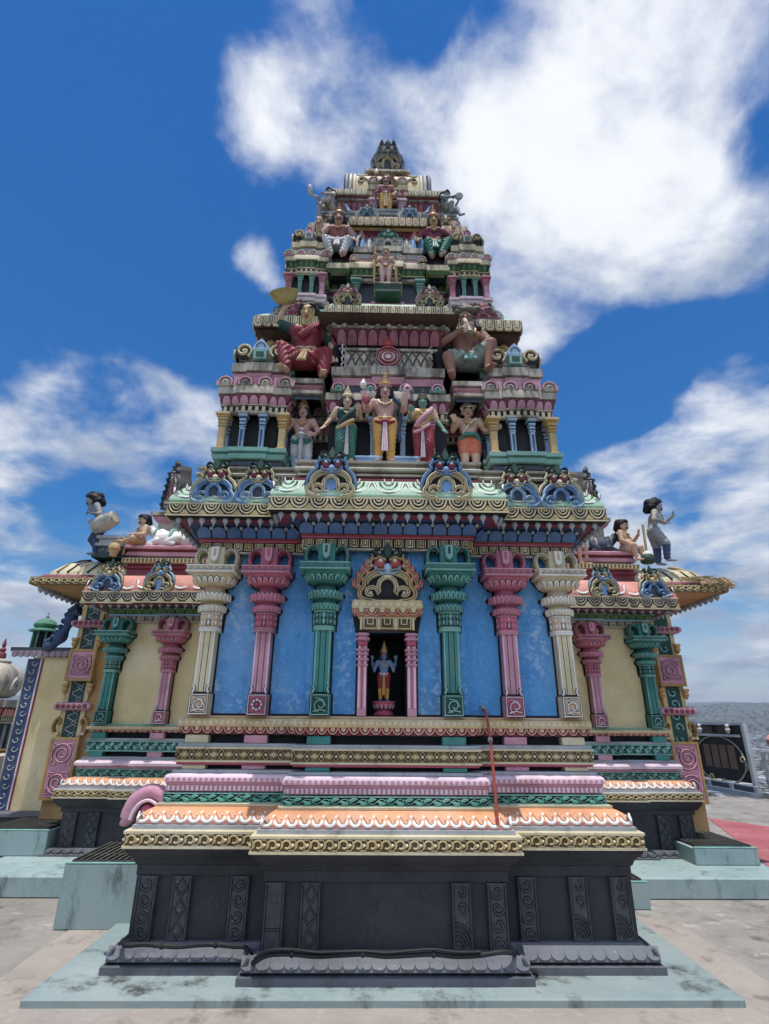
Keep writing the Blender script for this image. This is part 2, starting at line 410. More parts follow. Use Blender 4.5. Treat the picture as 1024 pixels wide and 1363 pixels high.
def p_petal(mb,h,ca,cb=None,k=.47,bulge=.3,tipc=None):
    def f(fr,w,i):
        o_=.0045; tomb=lambda g:[(-.44*w-g,0),(-k*w-g,.32*h),(-.9*k*w-g,.66*h),(-.55*k*w-g*.7,.9*h+g*.7),(0,h+g),(.55*k*w+g*.7,.9*h+g*.7),(.9*k*w+g,.66*h),(k*w+g,.32*h),(.44*w+g,0)]
        mb.m(black); mb.add([fr.p(x,y,.003) for x,y in tomb(o_)],[tuple(range(9))])
        mb.m(ca); mb.fill(fr,tomb(-.002),w*bulge*.55,.42)
        if tipc: mb.m(tipc); mb.stroke(fr,arc(0,h*.4,k*w*.62,h*.42,PI*.1,PI*.9,8),w*.2,w*bulge*.42,ol=0)
        if cb: mb.m(cb); mb.dome(fr,(w/2,h*.82),w*.15,h*.2,w*.12,seg=8,rows=2)
    return f
def p_bead(mb,h,ca):
    def f(fr,w,i): mb.m(ca); mb.dome(fr,(0,h*.5),w*.43,h*.40,h*.2,seg=10,rows=3,ol=0)
    return f
def p_scallop(mb,h,ca,cb):
    def f(fr,w,i):
        mb.m(ca); mb.stroke(fr,arc(0,h*.98,.44*w,.82*h,PI,2*PI,8),.16*w,.012)
        mb.m(cb); mb.dome(fr,(0,h*.86),.27*w,.5*h,.012,seg=10,rows=2,ol=0)
    return f
def p_key(mb,h,ca,cb):
    def f(fr,w,i):
        mb.m(ca if i%2 else cb)
        for x in(-.36,-.2,.2,.36): mb.box((x*w,h*.5,.006),(.075*w,h*.94,.014),fr)
        mb.box((0,h*.12,.006),(.32*w,h*.14,.014),fr); mb.box((0,h*.55,.007),(.17*w,h*.4,.016),fr)
        mb.box((0,h*.9,.006),(.32*w,h*.12,.014),fr)
    return f
def p_bar(mb,h,ca):
    def f(fr,w,i): mb.m(ca); mb.box((0,h*.5,.005),(.5*w,h*.86,.012),fr)
    return f
def p_drop(mb,h,ca):
    def f(fr,w,i):
        mb.m(ca); r_=.26*w
        c=fr.p(0,0,0); mb.lathe(c,[(.1*r_,-h),(.25*r_,-h*.72),(.95*r_,-h*.36),(r_,-h*.2),(.7*r_,0)],10)
    return f
def p_tongue(mb,h,ca,cb):
    """white lotus tongue with a curled line, lying on a rolled moulding"""
    def f(fr,w,i):
        mb.m(ca); mb.stroke(fr,[(-.46*w,h*1.0)]+arc(0,h*.50,.36*w,.34*h,PI,2*PI,8)+[(.47*w,h*1.05)],[.10*w]+[.36*w]*9+[.12*w],.008,ol=0)
        mb.m(black); mb.stroke(fr,[(-.4*w,h*.9)]+arc(.02*w,h*.45,.2*w,.2*h,PI,2*PI,7)+[(.16*w,h*.62),(.05*w,h*.6)],.035*w,.0105)
        mb.m(ca); mb.stroke(fr,spiral(.04*w,h*.66,.13*w,.05*w,-PI*.9,PI*.6,6),.09*w,.008,ol=0)
        mb.m(cb)
    return f
def band(parent,name,pf,o,z0,z1,base,fns,frame=None,label=None,fillet=.012,back=.03):
    """flat frieze: recessed plate with a raised rim and relief cells on it"""
    mb=MB(); mb.m(base); mould(mb,pf,[(o-back,z0),(o,z0+.0005),(o,z1-.0005),(o-back,z1)])
    h=z1-z0; f=fillet
    if frame:
        mb.m(frame)
        mould(mb,pf,[(o-back,z0-.001),(o+.012,z0-.001),(o+.012,z0+f),(o-.001,z0+f+.003)],False)
        mould(mb,pf,[(o-.001,z1-f-.003),(o+.012,z1-f),(o+.012,z1+.001),(o-back-.05,z1+.002)],False)
    for pitch,fn,zz in fns(mb,h-2*f if frame else h): along(pf,o,z0+(f if frame else 0),pitch,fn)
    o_=mb.build(name,parent)
    if label: o_['label']=label
    return o_
# ---- gable ornament with a lion mask
def gable(name,parent,loc,wd,ca,cb,hollow,crest=dkgrn,maskc=blue,eye=red,rz=0,tip=cream,flame=None,ht=1.0,lean=.0,depth=.09):
    s=wd
    fr=Fr((0,0,0),(1,0,0),(0,-lean,1),(0,-1,0))
    S=lambda pts:[(x*s,y*s*ht) for x,y in pts]
    mb=MB(); st=mb.stroke
    def dst(fr_,pts,wd,ht,n0=0.,end=True,ol=None):
        if len(pts)<10 and len(pts)>2:
            w0=list(wd) if hasattr(wd,'__len__') else [wd]*len(pts)
            wd=[w0[i]+(w0[i+1]-w0[i])*k/3 for i in range(len(pts)-1) for k in range(3)]+[w0[-1]]; pts=bez([(a,b,0) for a,b in pts],3); pts=[(p[0],p[1]) for p in pts]
        st(fr_,pts,wd,ht,n0,end,ol)
        w_=list(wd) if hasattr(wd,'__len__') else [wd]*len(pts)
        if len(pts)>6: k0=mb.cur; mb.m(black); st(fr_,pts[1:-1],[q*.16 for q in w_[1:-1]],ht*.18,n0+ht*.93); mb.cur=k0
    mb.stroke=dst
    mb.m(black)
    L=[(-.1,.0),(-.44,.0),(-.51,.1),(-.47,.27),(-.41,.46),(-.28,.6),(-.24,.78),(-.15,.95)]
    mb.fill(fr,S([(x,y) for x,y in mir(L)]+[(0,1.02)]+L[::-1]),depth*s*2.2,.02,-depth*s*2.2,True)
    mb.m(hollow); mb.fill(fr,S(arc(0,.27,.115,.13,-.9,PI+.9,12)+[(-.085,0),(.085,0)]),.012*s,.05)
    n=.1*s
    for q in(1,-1):
        f=(lambda p:p) if q==1 else mir
        # inner scroll: volute, up around the opening
        mb.m(ca)
        mb.stroke(fr,S(f(spiral(-.27,.145,.035,.125,-PI*.2,-PI*2.05,12)+[(-.135,.17),(-.15,.27),(-.12,.37),(-.06,.43),(0,.45)])),[.04*s]+[.075*s]*12+[.085*s]*5,n)
        mb.m(cb)
        mb.stroke(fr,S(f([(-.2,.0),(-.33,-.005),(-.44,.06),(-.45,.17),(-.385,.27),(-.37,.38),(-.27,.5),(-.13,.555),(0,.545)])),[.05*s]+[.085*s]*7+[.07*s],n*1.1)
        mb.m(ca); mb.stroke(fr,S(f([(-.33,.3),(-.3,.4),(-.2,.475),(-.09,.5)])),[.03*s,.06*s,.06*s,.03*s],n)
        mb.m(tip); mb.stroke(fr,S(f([(-.5,.2),(-.475,.34),(-.42,.5),(-.32,.6),(-.27,.66)])),[.03*s,.07*s,.085*s,.07*s,.04*s],n*.8)
        mb.stroke(fr,S(f([(-.29,.63),(-.3,.72),(-.25,.82),(-.27,.9)])),[.07*s,.08*s,.06*s,.02*s],n)
        mb.m(eyew); mb.dome(fr,S(f([(-.27,.145)]))[0],.028*s,.028*s,n*.9,seg=8,rows=2)
        if flame:
            mb.m(flame)
            for k in range(4):
                x,y=-.52+.07*k,.3+.13*k
                mb.stroke(fr,S(f([(x+.07,y-.05),(x-.03,y),(x-.02,y+.09),(x+.05,y+.07)])),[.07*s,.09*s,.06*s,.03*s],n)
    o=mb.build(name,parent); o.location=loc; o.rotation_euler=(0,0,rz)
    mb=MB(); st=mb.stroke; mb.stroke=dst
    mb.m(maskc); mb.dome(fr,S([(0,.6)])[0],.075*s,.1*s,.15*s)
    for q in(1,-1):
        f=(lambda p:p) if q==1 else mir
        mb.m(maskc); mb.stroke(fr,S(f([(0,.52),(-.08,.52),(-.17,.57),(-.2,.64),(-.15,.66)])),[.07*s,.09*s,.07*s,.06*s,.03*s],.12*s)
        mb.m(eye); mb.dome(fr,S(f([(-.13,.7)]))[0],.1*s,.1*s,.11*s)
        mb.m(eyew); mb.dome(fr,S(f([(-.12,.74)]))[0],.05*s,.04*s,.145*s,seg=8)
        mb.m(black); mb.dome(fr,S(f([(-.115,.735)]))[0],.022*s,.022*s,.16*s,seg=6,rows=2)
        mb.m(tip); mb.stroke(fr,S(f([(-.03,.76),(-.13,.82),(-.23,.78)])),[.04*s,.06*s,.03*s],.12*s)
    mb.build('lion_mask',o)
    mb=MB(); st=mb.stroke; mb.stroke=dst; mb.m(crest)
    mb.fill(fr,S([(.05,.8),(.085,.95),(.05,1.02),(0,1.13),(-.05,1.02),(-.085,.95),(-.05,.8)]),.1*s,.3)
    for q in(1,-1):
        f=(lambda p:p) if q==1 else mir
        mb.m(crest)
        mb.stroke(fr,S(f([(-.05,.84),(-.15,.86),(-.22,.93),(-.17,1.0),(-.12,.97)])),[.06*s,.09*s,.08*s,.06*s,.03*s],.1*s)
        mb.m(lgrey); mb.dome(fr,S(f([(-.14,.9)]))[0],.045*s,.035*s,.13*s,seg=8,rows=2)
    mb.build('leaf_crest',o)
    return o
def medallion(name,parent,loc,wd,ca,cb,rz=0,core=black):
    fr=Fr((0,0,0),(1,0,0),(0,0,1),(0,-1,0)); mb=MB(); s=wd
    mb.m(cb); mb.fill(fr,[(x*s,y*s) for x,y in [(.5,0),(.47,.28),(.3,.5),(.1,.62),(0,.72),(-.1,.62),(-.3,.5),(-.47,.28),(-.5,0)]],.1*s,.06,-.06*s,True)
    mb.m(ca); mb.stroke(fr,[(x*s,y*s) for x,y in arc(0,.22,.36,.33,-.5,PI+.5,12)],.15*s,.09*s,.03*s)
    mb.m(cb); mb.dome(fr,(0,.24*s),.2*s,.2*s,.12*s)
    mb.m(core); mb.dome(fr,(0,.24*s),.1*s,.1*s,.15*s)
    o=mb.build(name,parent); o.location=loc; o.rotation_euler=(0,0,rz); return o

def leaf(mb,f,s,h,hw,ht,ca,cl,cb):
    """upright leaf with a pale rim and a dark core"""
    P_=lambda g:[(-hw*s*.75*g,.002),(-hw*s*g,ht*h*.4),(-hw*s*.7*g,ht*h*.78),(0,ht*h*(.2+.8*g)),(hw*s*.7*g,ht*h*.78),(hw*s*g,ht*h*.4),(hw*s*.75*g,.002)]
    mb.m(black); mb.add([f.p(x*1.16,y*1.06,.001) for x,y in P_(1)],[tuple(range(7))])
    mb.m(cl); mb.fill(f,P_(.96),.009*s,.25); mb.m(ca); mb.fill(f.at(0,.004,.0088*s),[(x*.55,y*.72) for x,y in P_(1)],.003,.3)
    mb.m(cb); mb.stroke(f.at(0,0,.011*s),[(0,ht*h*.1),(0,ht*h*.5)],hw*s*.3,.002,ol=0)
# ---- pilaster: base block, fluted shaft, pot capital, hooked bracket
def pilaster(parent,x,y,z,ca,cb,cl,s=1.0,h=1.0,flower=False):
    """y: the wall plane; s scales widths, h heights"""
    H=lambda q:q*h
    prof=[(.0725,0),(.0725,.155),(.06,.16),(.06,.62),(.082,.622),(.082,.65),(.084,.655),(.086,.76),(.09,.765),(.112,.80),(.075,.85),(.085,.86),(.138,.89),(.14,.91),(.09,.95),(.08,.975),(.12,.985),(.175,1.06),(.19,1.065),(.19,1.13),(.085,1.135),(.085,1.17),(.17,1.175),(.175,1.26),(.12,1.3),(.085,1.31)]
    mb=MB(); fr=Fr((x,y,z),(1,0,0),(0,0,1),(0,-1,0))
    mb.m(black)
    g=.014
    out=[((r_+g)*s,H(zz)) for r_,zz in prof if zz<1.136]
    mb.fill(fr,out+[(-a,b) for a,b in out[::-1]],.004,0)
    # base block with a carved panel
    W=.145*s
    mb.m(ca); mb.box((0,H(.0775),.045*s),(W,H(.153),.13*s),fr)
    fp=fr.at(0,0,.11*s); mb.m(cl); q=W/2-.008
    mb.stroke(fp,[(-q,H(.01)),(q,H(.01)),(q,H(.145)),(-q,H(.145)),(-q,H(.01))],.012*s,.008)
    mb.m(cb); mb.box((0,H(.0775),.001),(W*.74,H(.11),.004),fp); mb.m(cl)
    if flower:
        for k in range(8): mb.dome(fp,(.034*s*math.cos(k*PI/4),H(.0775)+.034*s*math.sin(k*PI/4)),.014*s,.014*s,.012,seg=7,rows=2)
        mb.m(rose); mb.dome(fp,(0,H(.0775)),.02*s,.02*s,.016,seg=8,rows=2)
    else:
        mb.stroke(fp,[(a,b) for a,b in spiral(.004,H(.075),.048*s,.012*s,PI*1.4,-PI*.9,12)],[.012*s]*13,.012)
        mb.stroke(fp,[(-.045*s,H(.03)),(0,H(.045)),(.045*s,H(.035))],.012*s,.01); mb.stroke(fp,[(-.03*s,H(.125)),(.02*s,H(.115)),(.045*s,H(.07))],.01*s,.01)
    # shaft
    mb.m(black); mb.box((0,H(.39),.038*s),(.112*s,H(.466),.1*s),fr)
    for k in(-1,0,1):
        mb.m(ca); mb.box((k*.042*s,H(.395),.042*s),(.036*s,H(.455),.105*s),fr)
        mb.m(cl if k else ca); mb.box((k*.052*s,H(.395),.0435*s),(.009*s,H(.455),.105*s),fr)
    for e in(-1,1): mb.m(cl); mb.stroke(fr.at(0,0,.096*s),[(e*.06*s,H(.16)),(e*.047*s,H(.19)),(e*.058*s,H(.21))],.02*s,.012)
    sh=mb.build('pilaster',parent)
    # pot capital
    if ca is pink: ca=paint('rose pink capital','#cc6480',grime=.35); cl=pink
    mb=MB(); c=(x,y-.035*s,z)
    K=lambda pr:[(a*s,H(b)) for a,b in pr]
    mb.m(cl); mb.lathe(c,K([(.07,.618),(.083,.622),(.083,.632),(.077,.634),(.077,.638),(.083,.64),(.083,.65)]),20,.2)
    mb.m(cb); mb.lathe(c,K([(.076,.65),(.078,.655),(.078,.757),(.076,.76)]),20,.15)
    for k in range(9):
        a=PI+PI*(k+.5)/9; f=Fr((c[0]+.077*s*math.cos(a),c[1]+.077*s*math.sin(a),z+H(.655)),(-math.sin(a),math.cos(a),0),(0,0,1))
        mb.m(ca if k%2 else cl); mb.dome(f,(0,H(.032)),.013*s,H(.028),.012*s,seg=8,rows=2); mb.dome(f,(0,H(.08)),.012*s,H(.024),.012*s,seg=8,rows=2)
    mb.m(cl); mb.lathe(c,K([(.08,.757),(.085,.76),(.085,.768),(.08,.77)]),20,.1)
    mb.m(ca); mb.lathe(c,K([(.078,.77),(.088,.775),(.107,.80),(.11,.815),(.1,.83),(.078,.845),(.075,.853)]),24)
    for k in range(11):
        a=PI+PI*(k+.5)/11; f=Fr((c[0]+.1*s*math.cos(a),c[1]+.1*s*math.sin(a),z+H(.772)),(-math.sin(a),math.cos(a),0),(.1*math.cos(a),.1*math.sin(a),1))
        leaf(mb,f,s,h,.0145,.055,ca,cl,cb)
    mb.m(ca); mb.lathe(c,K([(.08,.853),(.1,.862),(.132,.885),(.137,.9),(.128,.918),(.1,.935),(.08,.95),(.075,.97)]),26)
    for k in range(12):
        a=PI+PI*(k+.5)/12; f=Fr((c[0]+.13*s*math.cos(a),c[1]+.13*s*math.sin(a),z+H(.87)),(-math.sin(a),math.cos(a),0),(0,0,1))
        leaf(mb,f.at(0,-H(.012),0),s,h,.0175,.07,ca,cl,cb)
    mb.m(cb); mb.lathe(c,K([(.075,.95),(.078,.955),(.078,.98),(.1,.985)]),24)
    mb.m(ca); mb.lathe(c,K([(.09,.98),(.118,.988),(.15,1.02),(.168,1.055),(.17,1.066)]),28,.35)
    for k in range(11):
        a=PI+PI*(k+.5)/11; rr=.142*s*(1+.16*abs(math.sin(2*a))**2); f=Fr((c[0]+rr*math.cos(a),c[1]+rr*math.sin(a),z+H(.995)),(-math.sin(a),math.cos(a),0),(.5*math.cos(a),.5*math.sin(a),.85))
        leaf(mb,f,s,h,.021,.06,ca,cl,cb)
    mb.m(ca); cc=Vector(c)+Vector((0,-.0*s,0)); D=.2*s+.035*s
    ymid=y-.2*s/2-.02*s
    mb.bbox((x,y-.11*s,z+H(1.098)),(.375*s,.25*s,H(.062)),.008*s)
    mb.m(cl); mb.bbox((x,y-.112*s,z+H(1.075)),(.385*s,.262*s,H(.012)),.003); mb.bbox((x,y-.112*s,z+H(1.122)),(.385*s,.262*s,H(.012)),.003)
    for k in range(7):
        f=Fr((x+(k-3)*.05*s,y-.236*s,z+H(1.085)),(1,0,0)); mb.stroke(f,[(u*s,H(v)) for u,v in((-.018,0),(0,.022),(.018,0))],.007*s,.006)
    mb.build('capital',sh)
    # hooked bracket above the slab
    mb=MB(); mb.m(ca); mb.bbox((x,y-.065*s,z+H(1.22)),(.135*s,.14*s,H(.175)),.008*s)
    fb=fr.at(0,0,.03*s)
    for e in(-1,1):
        for dn in(0,.05*s):
            f=fr.at(0,0,.02*s+dn)
            mb.m(ca); mb.stroke(f,[(e*a*s,H(b)) for a,b in bez([(.065,1.25),(.09,1.285),(.13,1.287),(.158,1.255),(.165,1.20),(.155,1.165)],4)],[.036*s]*21,.05*s)
        mb.m(cl); mb.stroke(fr.at(0,0,.115*s),[(e*a*s,H(b)) for a,b in bez([(.07,1.25),(.09,1.285),(.13,1.287),(.158,1.255),(.162,1.21)],4)],.009*s,.012*s,ol=.003)
        mb.m(ca); mb.lathe((x+e*.157*s,y-.08*s,z+H(1.13)),[(.0,0),(.02*s,H(.012)),(.024*s,H(.03)),(.016*s,H(.05))],10)
    mb.m(cl); f=fr.at(0,0,.145*s)
    mb.fill(f,[(-.035*s,H(1.3)),(-.028*s,H(1.19)),(0,H(1.165)),(.028*s,H(1.19)),(.035*s,H(1.3))],.03*s,.15)
    mb.m(cb); mb.box((0,H(1.25),.03*s),(.02*s,H(.06),.006*s),f)
    mb.lathe((x,y-.16*s,z+H(1.14)),[(0,0),(.014*s,H(.01)),(.01*s,H(.03))],8)
    mb.build('bracket',sh)
    return sh

# ================================================================ the tower
T=thing('temple_tower','steep painted temple tower stepped in tiers of carved cornices above a blue walled black plinth','temple tower')
PB=lambda o:plan(o)
PW=lambda o:plan(o)
# black plinth
lgrey2=paint('mid grey plinth paint','#70737b',grime=.5,rough=.5,chips=('#c9c9c9',14,.64,.6))
mb=MB(); mb.m(grey)
mould(mb,PB,[(.235,.135),(.24,.14),(.24,.185),(.225,.19)],False)
mb.m(plinthm); mould(mb,PB,[(.225,.19),(.205,.195),(.205,.2)],False)
mb.m(grey); mould(mb,PB,[(.205,.2),(.222,.206),(.215,.23),(.19,.255),(.16,.272),(.15,.285),(.1,.287)],False)
def foot(fr,w,i):
    mb.m(lgrey2); mb.fill(fr,arc(0,.034,.49*w,.03,PI,2*PI,8)+[(.5*w,.078),(-.5*w,.078)],.014,.0)
along(PB,.222,.207,.085,foot,tilt=-.62)
mb.build('plinth_foot',T)
mb=MB(); mb.m(plinthm)
mould(mb,PB,[(.12,.28),(.12,.64),(.14,.642),(.14,.70),(.15,.705),(.165,.74),(.21,.785),(.215,.806),(.1,.808)],False)
mb.build('plinth_wall',T)
plinthr=paint('worn plinth relief with painted gloss','#43464e',grime=.5,grimec='#131316',rough=.5,var=.25,second='#303238',chips=('#9a968f',26,.62,.7))  # lighter than the plinth paint: gloss on the strips put into the colour
def strip(x,y,w,kind,fr=None,z0=.287,z1=.64):
    mb=MB(); f=fr or Fr((x,y,z0),(1,0,0)); h=z1-z0
    mb.m(plinthr); mb.box((0,h/2,.012),(w,h-.004,.034),f)
    g=f.at(0,0,.029)
    for e in(-1,1): mb.stroke(g,[(e*(w/2-.008),.01),(e*(w/2-.008),h-.012)],.012,.006)
    if kind==1:   # chain of scrolls
        for k in range(4):
            c=h*(k+.55)/4.1; mb.stroke(g,spiral(0,c,w*.34,w*.06,PI*(k%2),PI*(k%2)+(PI*1.6 if k%2 else -PI*1.6)*1.2,10),w*.11,.009)
    elif kind==2: # feather fan at the foot, scroll above
        for k in range(5): mb.stroke(g,arc(-w*.25,h*.03,w*(.2+.13*k),h*(.08+.07*k),PI*.05,PI*.62,6),w*.07,.009)
        mb.stroke(g,spiral(0,h*.62,w*.3,w*.05,-PI*.5,PI*1.4,10),w*.1,.009); mb.stroke(g,spiral(0,h*.85,w*.26,w*.05,PI*.5,-PI*1.2,10),w*.1,.009)
    elif kind==3: # lozenges
        for k in range(3):
            c=h*(k+.5)/3.05; mb.stroke(g,[(0,c-h*.14),(w*.3,c),(0,c+h*.14),(-w*.3,c),(0,c-h*.14)],w*.09,.008)
    else:
        mb.stroke(g,[(-w*.35,h*.3),(w*.35,h*.3)],w*.06,.005); mb.dome(g,(-w*.15,h*.7),w*.07,w*.07,.008,seg=6,rows=2); mb.dome(g,(w*.15,h*.7),w*.07,w*.07,.008,seg=6,rows=2)
    mb.build('plinth_pilaster',T)
yc,ys=-1.6-.15-.12,-1.6-.12
for x,k in((-.70,0),(-.475,3),(.475,2),(.70,1)): strip(x,yc,.125,k)
for x,k in((-1.555,1),(-1.33,3),(-.955,1),(.93,1),(1.27,2),(1.545,2)): strip(x,ys,.125,k)
for e in(-1,1):
    for yy,k in((-1.62,1),(-1.2,3),(-.6,2)): strip(0,0,.13,k,Fr((e*1.62,yy,.287),(0,e,0)))
# courses above the plinth
band(T,'gold_band',PB,.218,.806,.904,golddk,lambda mb,h:[(.092,p_curl(mb,h,goldp,cream),0)],cream,fillet=.013)
mb=MB(); mb.m(cream); mould(mb,PB,[(.23,.9045),(.226,.91),(.19,.911)],False)
mb.m(lgrey); mould(mb,PB,[(.195,.9105),(.195,.935),(.17,.938)],False); mb.build('grey_fillet',T)
mb=MB(); mb.m(salmon); mould(mb,PB,[(.17,.936),(.178,.94),(.18,.962)],False)
mb.m(orange); mould(mb,PB,[(.18,.962),(.172,.975),(.158,.995),(.138,1.012),(.112,1.026),(.09,1.032),(.085,1.036)],False)
along(PB,.183,.948,.083,p_tongue(mb,.075,white,orange),tilt=-.62,lift=.0)
mb.build('lotus_moulding',T)
mb=MB(); mb.m(cream); mould(mb,PB,[(.09,1.0355),(.092,1.05),(.05,1.0515)],False); mb.build('cream_fillet',T)
band(T,'vine_band',PB,.055,1.0515,1.113,black,lambda mb,h:[(.13,p_vine(mb,h,paint('mid teal paint','#4fa793',grime=.3),teallt),0)],teallt,fillet=.006)
mb=MB(); mb.m(black); mould(mb,PB,[(.02,1.112),(.02,1.122)],False)
mb.m(pink); mould(mb,PB,[(.02,1.1215),(.05,1.122),(.052,1.165),(.058,1.167),(.06,1.178),(.056,1.18)],False)
along(PB,.05,1.125,.033,p_bar(mb,.036,pinklt))
mb.m(pinklt); mould(mb,PB,[(.056,1.18),(.07,1.183),(.073,1.2),(.066,1.222),(.05,1.234),(.0,1.237)],False)
along(PB,.066,1.183,.04,p_bar(mb,.03,pink)); mb.build('pink_ledge',T)
mb=MB(); mb.m(lgrey); mould(mb,PB,[(-.02,1.2372),(.035,1.238),(.035,1.258),(-.06,1.26)],False)
mb.m(black); mould(mb,PB,[(-.07,1.255),(-.07,1.50)],False)
mb.m(rose); mould(mb,PB,[(-.06,1.288),(.018,1.29),(.018,1.306),(-.05,1.307)],False)
mb.m(lgrey); mould(mb,PB,[(-.03,1.408),(.022,1.409),(.022,1.432),(-.065,1.433)],False)
mb.build('recessed_core',T)
PX=((-1.395,cream,0),(-.963,pink,0),(-.485,teal,.15),(.485,teal,.15),(.963,pink,0),(1.395,cream,0))
for x,c,p in PX:
    for z0,z1 in((1.259,1.289),(1.4325,1.49)):
        mb=MB(); mb.m(c); mb.bbox((x,-1.565-p,(z0+z1)/2),(.17,.09,z1-z0),.004); mb.build('support_block',T)
band(T,'lattice_band',PB,.02,1.3075,1.4075,golddk,lambda mb,h:[(.105,p_lattice(mb,h,goldp,cream),0)],cream,fillet=.012)
mb=MB(); mb.m(black); mould(mb,PB,[(-.06,1.488),(.0,1.489),(.0,1.494)],False)
mb.m(maroon); mould(mb,PB,[(.0,1.494),(.012,1.496),(.02,1.546)],False)
along(PB,.016,1.496,.075,p_scallop(mb,.05,salmon,skint))
mb.m(goldp); mould(mb,PB,[(.02,1.546),(.036,1.548),(.036,1.602),(.03,1.606),(.0,1.607)],False)
along(PB,.036,1.552,.042,p_bead(mb,.046,cream))
mb.m(skint); mould(mb,PB,[(.0,1.6068),(.008,1.608),(.008,1.622),(-.2,1.624)],False)
mb.build('bead_ledge',T)
# blue wall with the niche opening
WZ0,WZ1=1.618,2.93; yw=-1.6+.035; ywc=yw-.13
mb=MB(); mb.m(bluew)
for x0,x1,y0 in((-1.465,-.605,yw),(.605,1.465,yw)): mb.box(((x0+x1)/2,(y0-1.2)/2,(WZ0+WZ1)/2),(x1-x0,abs(y0+1.2),WZ1-WZ0))
for x0,x1,z0,z1 in((-.606,-.150,WZ0,WZ1),(.150,.606,WZ0,WZ1),(-.150,.150,2.235,WZ1)): mb.box(((x0+x1)/2,(ywc-1.2)/2,(z0+z1)/2),(x1-x0,abs(ywc+1.2),z1-z0))
mb.build('blue_wall',T)
mb=MB(); mb.m(yellow); mb.box((0,.2,(WZ0+WZ1)/2),(2.93,2.79,WZ1-WZ0)); mb.build('side_wall',T)
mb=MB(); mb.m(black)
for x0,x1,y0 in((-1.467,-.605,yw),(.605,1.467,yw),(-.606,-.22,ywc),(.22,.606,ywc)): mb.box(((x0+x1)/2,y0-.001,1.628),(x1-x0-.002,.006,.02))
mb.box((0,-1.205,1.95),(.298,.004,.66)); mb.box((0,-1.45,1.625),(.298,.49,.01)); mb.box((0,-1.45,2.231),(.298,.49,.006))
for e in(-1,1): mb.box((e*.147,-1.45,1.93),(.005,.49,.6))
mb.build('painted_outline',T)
for x,c,p in PX:
    tr={cream:(cream,skint,white),pink:(pink,rose,pinklt),teal:(teal,tealdk,teallt)}[c]
    pilaster(T,x,(ywc if p else yw)-.002,1.623,*tr,s=1.0,h=.985,flower=(x==-.963))
# ---- niche
N=MB(); fr=Fr((0,ywc,1.623),(1,0,0))
N.m(black)
for e in(-1,1): N.fill(fr,[(e*.235,0),(e*.235,.6),(e*.245,.61),(e*.29,.84),(e*.15,.84),(e*.15,0)],.004)
N.m(pink)
for e in(-1,1):
    x=e*.185
    N.box((x,.3,.03),(.066,.598,.08),fr); N.m(rose); N.box((x,.3,.04),(.012,.5,.066),fr); N.m(pinklt)
    for d_ in(-.022,.022): N.box((x+d_,.28,.042),(.012,.44,.064),fr)
    N.m(pink)
    for z_,w_ in((.36,.085),(.40,.095),(.44,.09),(.47,.1),(.55,.105),(.585,.095)): N.bbox(fr.p(x,z_,.035),(w_,.1,.018),.005)
    N.m(rose); N.bbox(fr.p(x,.515,.04),(.075,.085,.04),.01); N.m(pink)
N.build('niche_frame',T)
mb=MB(); mb.m(golddk); mb.box((0,.66,.03),(.42,.09,.09),fr); g=fr.at(0,.617,.075)
for k in range(3):
    u=(k-1)*.13; mb.m(goldp); mb.stroke(g,[(u-.05,.085),(u-.05,.012),(u+.05,.012),(u+.05,.085)],.02,.012); mb.m(cream); mb.stroke(g,[(u-.022,.085),(u-.022,.045),(u+.022,.045),(u+.022,.085)],.014,.012)
mb.m(cream)
for u in(-.2,.2,-.065,.065): mb.box((u,.045,.006),(.016,.085,.014),g)
def nf(o): return rect(o,-.21,.21,ywc-.07,ywc+.05)
mb.m(cream); mould(mb,nf,[(-.02,2.325),(.01,2.327),(.012,2.34),(.0,2.342)],False)
mb.m(orange); mould(mb,nf,[(.0,2.342),(.02,2.345),(.045,2.375),(.048,2.395)],False)
along(nf,.03,2.348,.075,p_scallop(mb,.05,salmon,cream),tilt=.5)
mb.m(goldp); mould(mb,nf,[(.046,2.395),(.058,2.397),(.058,2.45),(.05,2.465),(.0,2.467)])
along(nf,.058,2.4,.052,p_bead(mb,.05,cream))
mb.build('niche_lintel',T)
gable('niche_gable',T,(0,ywc-.075,2.466),.48,cream,goldp,black,crest=dkgrn,maskc=bluelt,eye=red,tip=goldp,flame=salmon,ht=.88)
# ---- entablature and big eave
mb=MB(); mb.m(stone); mould(mb,PB,[(.0,2.872),(.035,2.874),(.038,2.888)],False)
mb.m(black); mould(mb,PB,[(.038,2.888),(.038,2.964)],False)
along(PB,.038,2.892,.088,p_key(mb,.068,cream,goldp))
mb.m(rose); mould(mb,PB,[(.03,2.964),(.056,2.966),(.058,2.982),(.05,2.984)],False)
mb.m(red); mould(mb,PB,[(.05,2.984),(.062,2.985),(.064,2.996),(.05,2.998)],False)
mb.build('key_frieze',T)
bluedk2=paint('muted blue paint','#4a78b4',grime=.3)
mb=MB(); mb.m(bluedk); mould(mb,PB,[(.05,2.998),(.07,3.02),(.12,3.075),(.15,3.087),(.16,3.093)],False)
along(PB,.075,3.0,.115,p_petal(mb,.1,bluedk2,lgrey,.48,.28,lgrey),tilt=.72)
mb.build('blue_lotus_frieze',T)
def PE(o): return plan(o,c=.655,p=.16)
mb=MB(); mb.m(maroon); mould(mb,PE,[(.12,3.09),(.20,3.098),(.22,3.105)],False); mb.m(black); mould(mb,PE,[(.22,3.104),(.275,3.108),(.28,3.112)],False)
along(PE,.235,3.108,.098,p_drop(mb,.075,lgrey))
for sx_,sy_ in((-1,1),(1,1)):
    pass
mb.build('eave_drops',T)
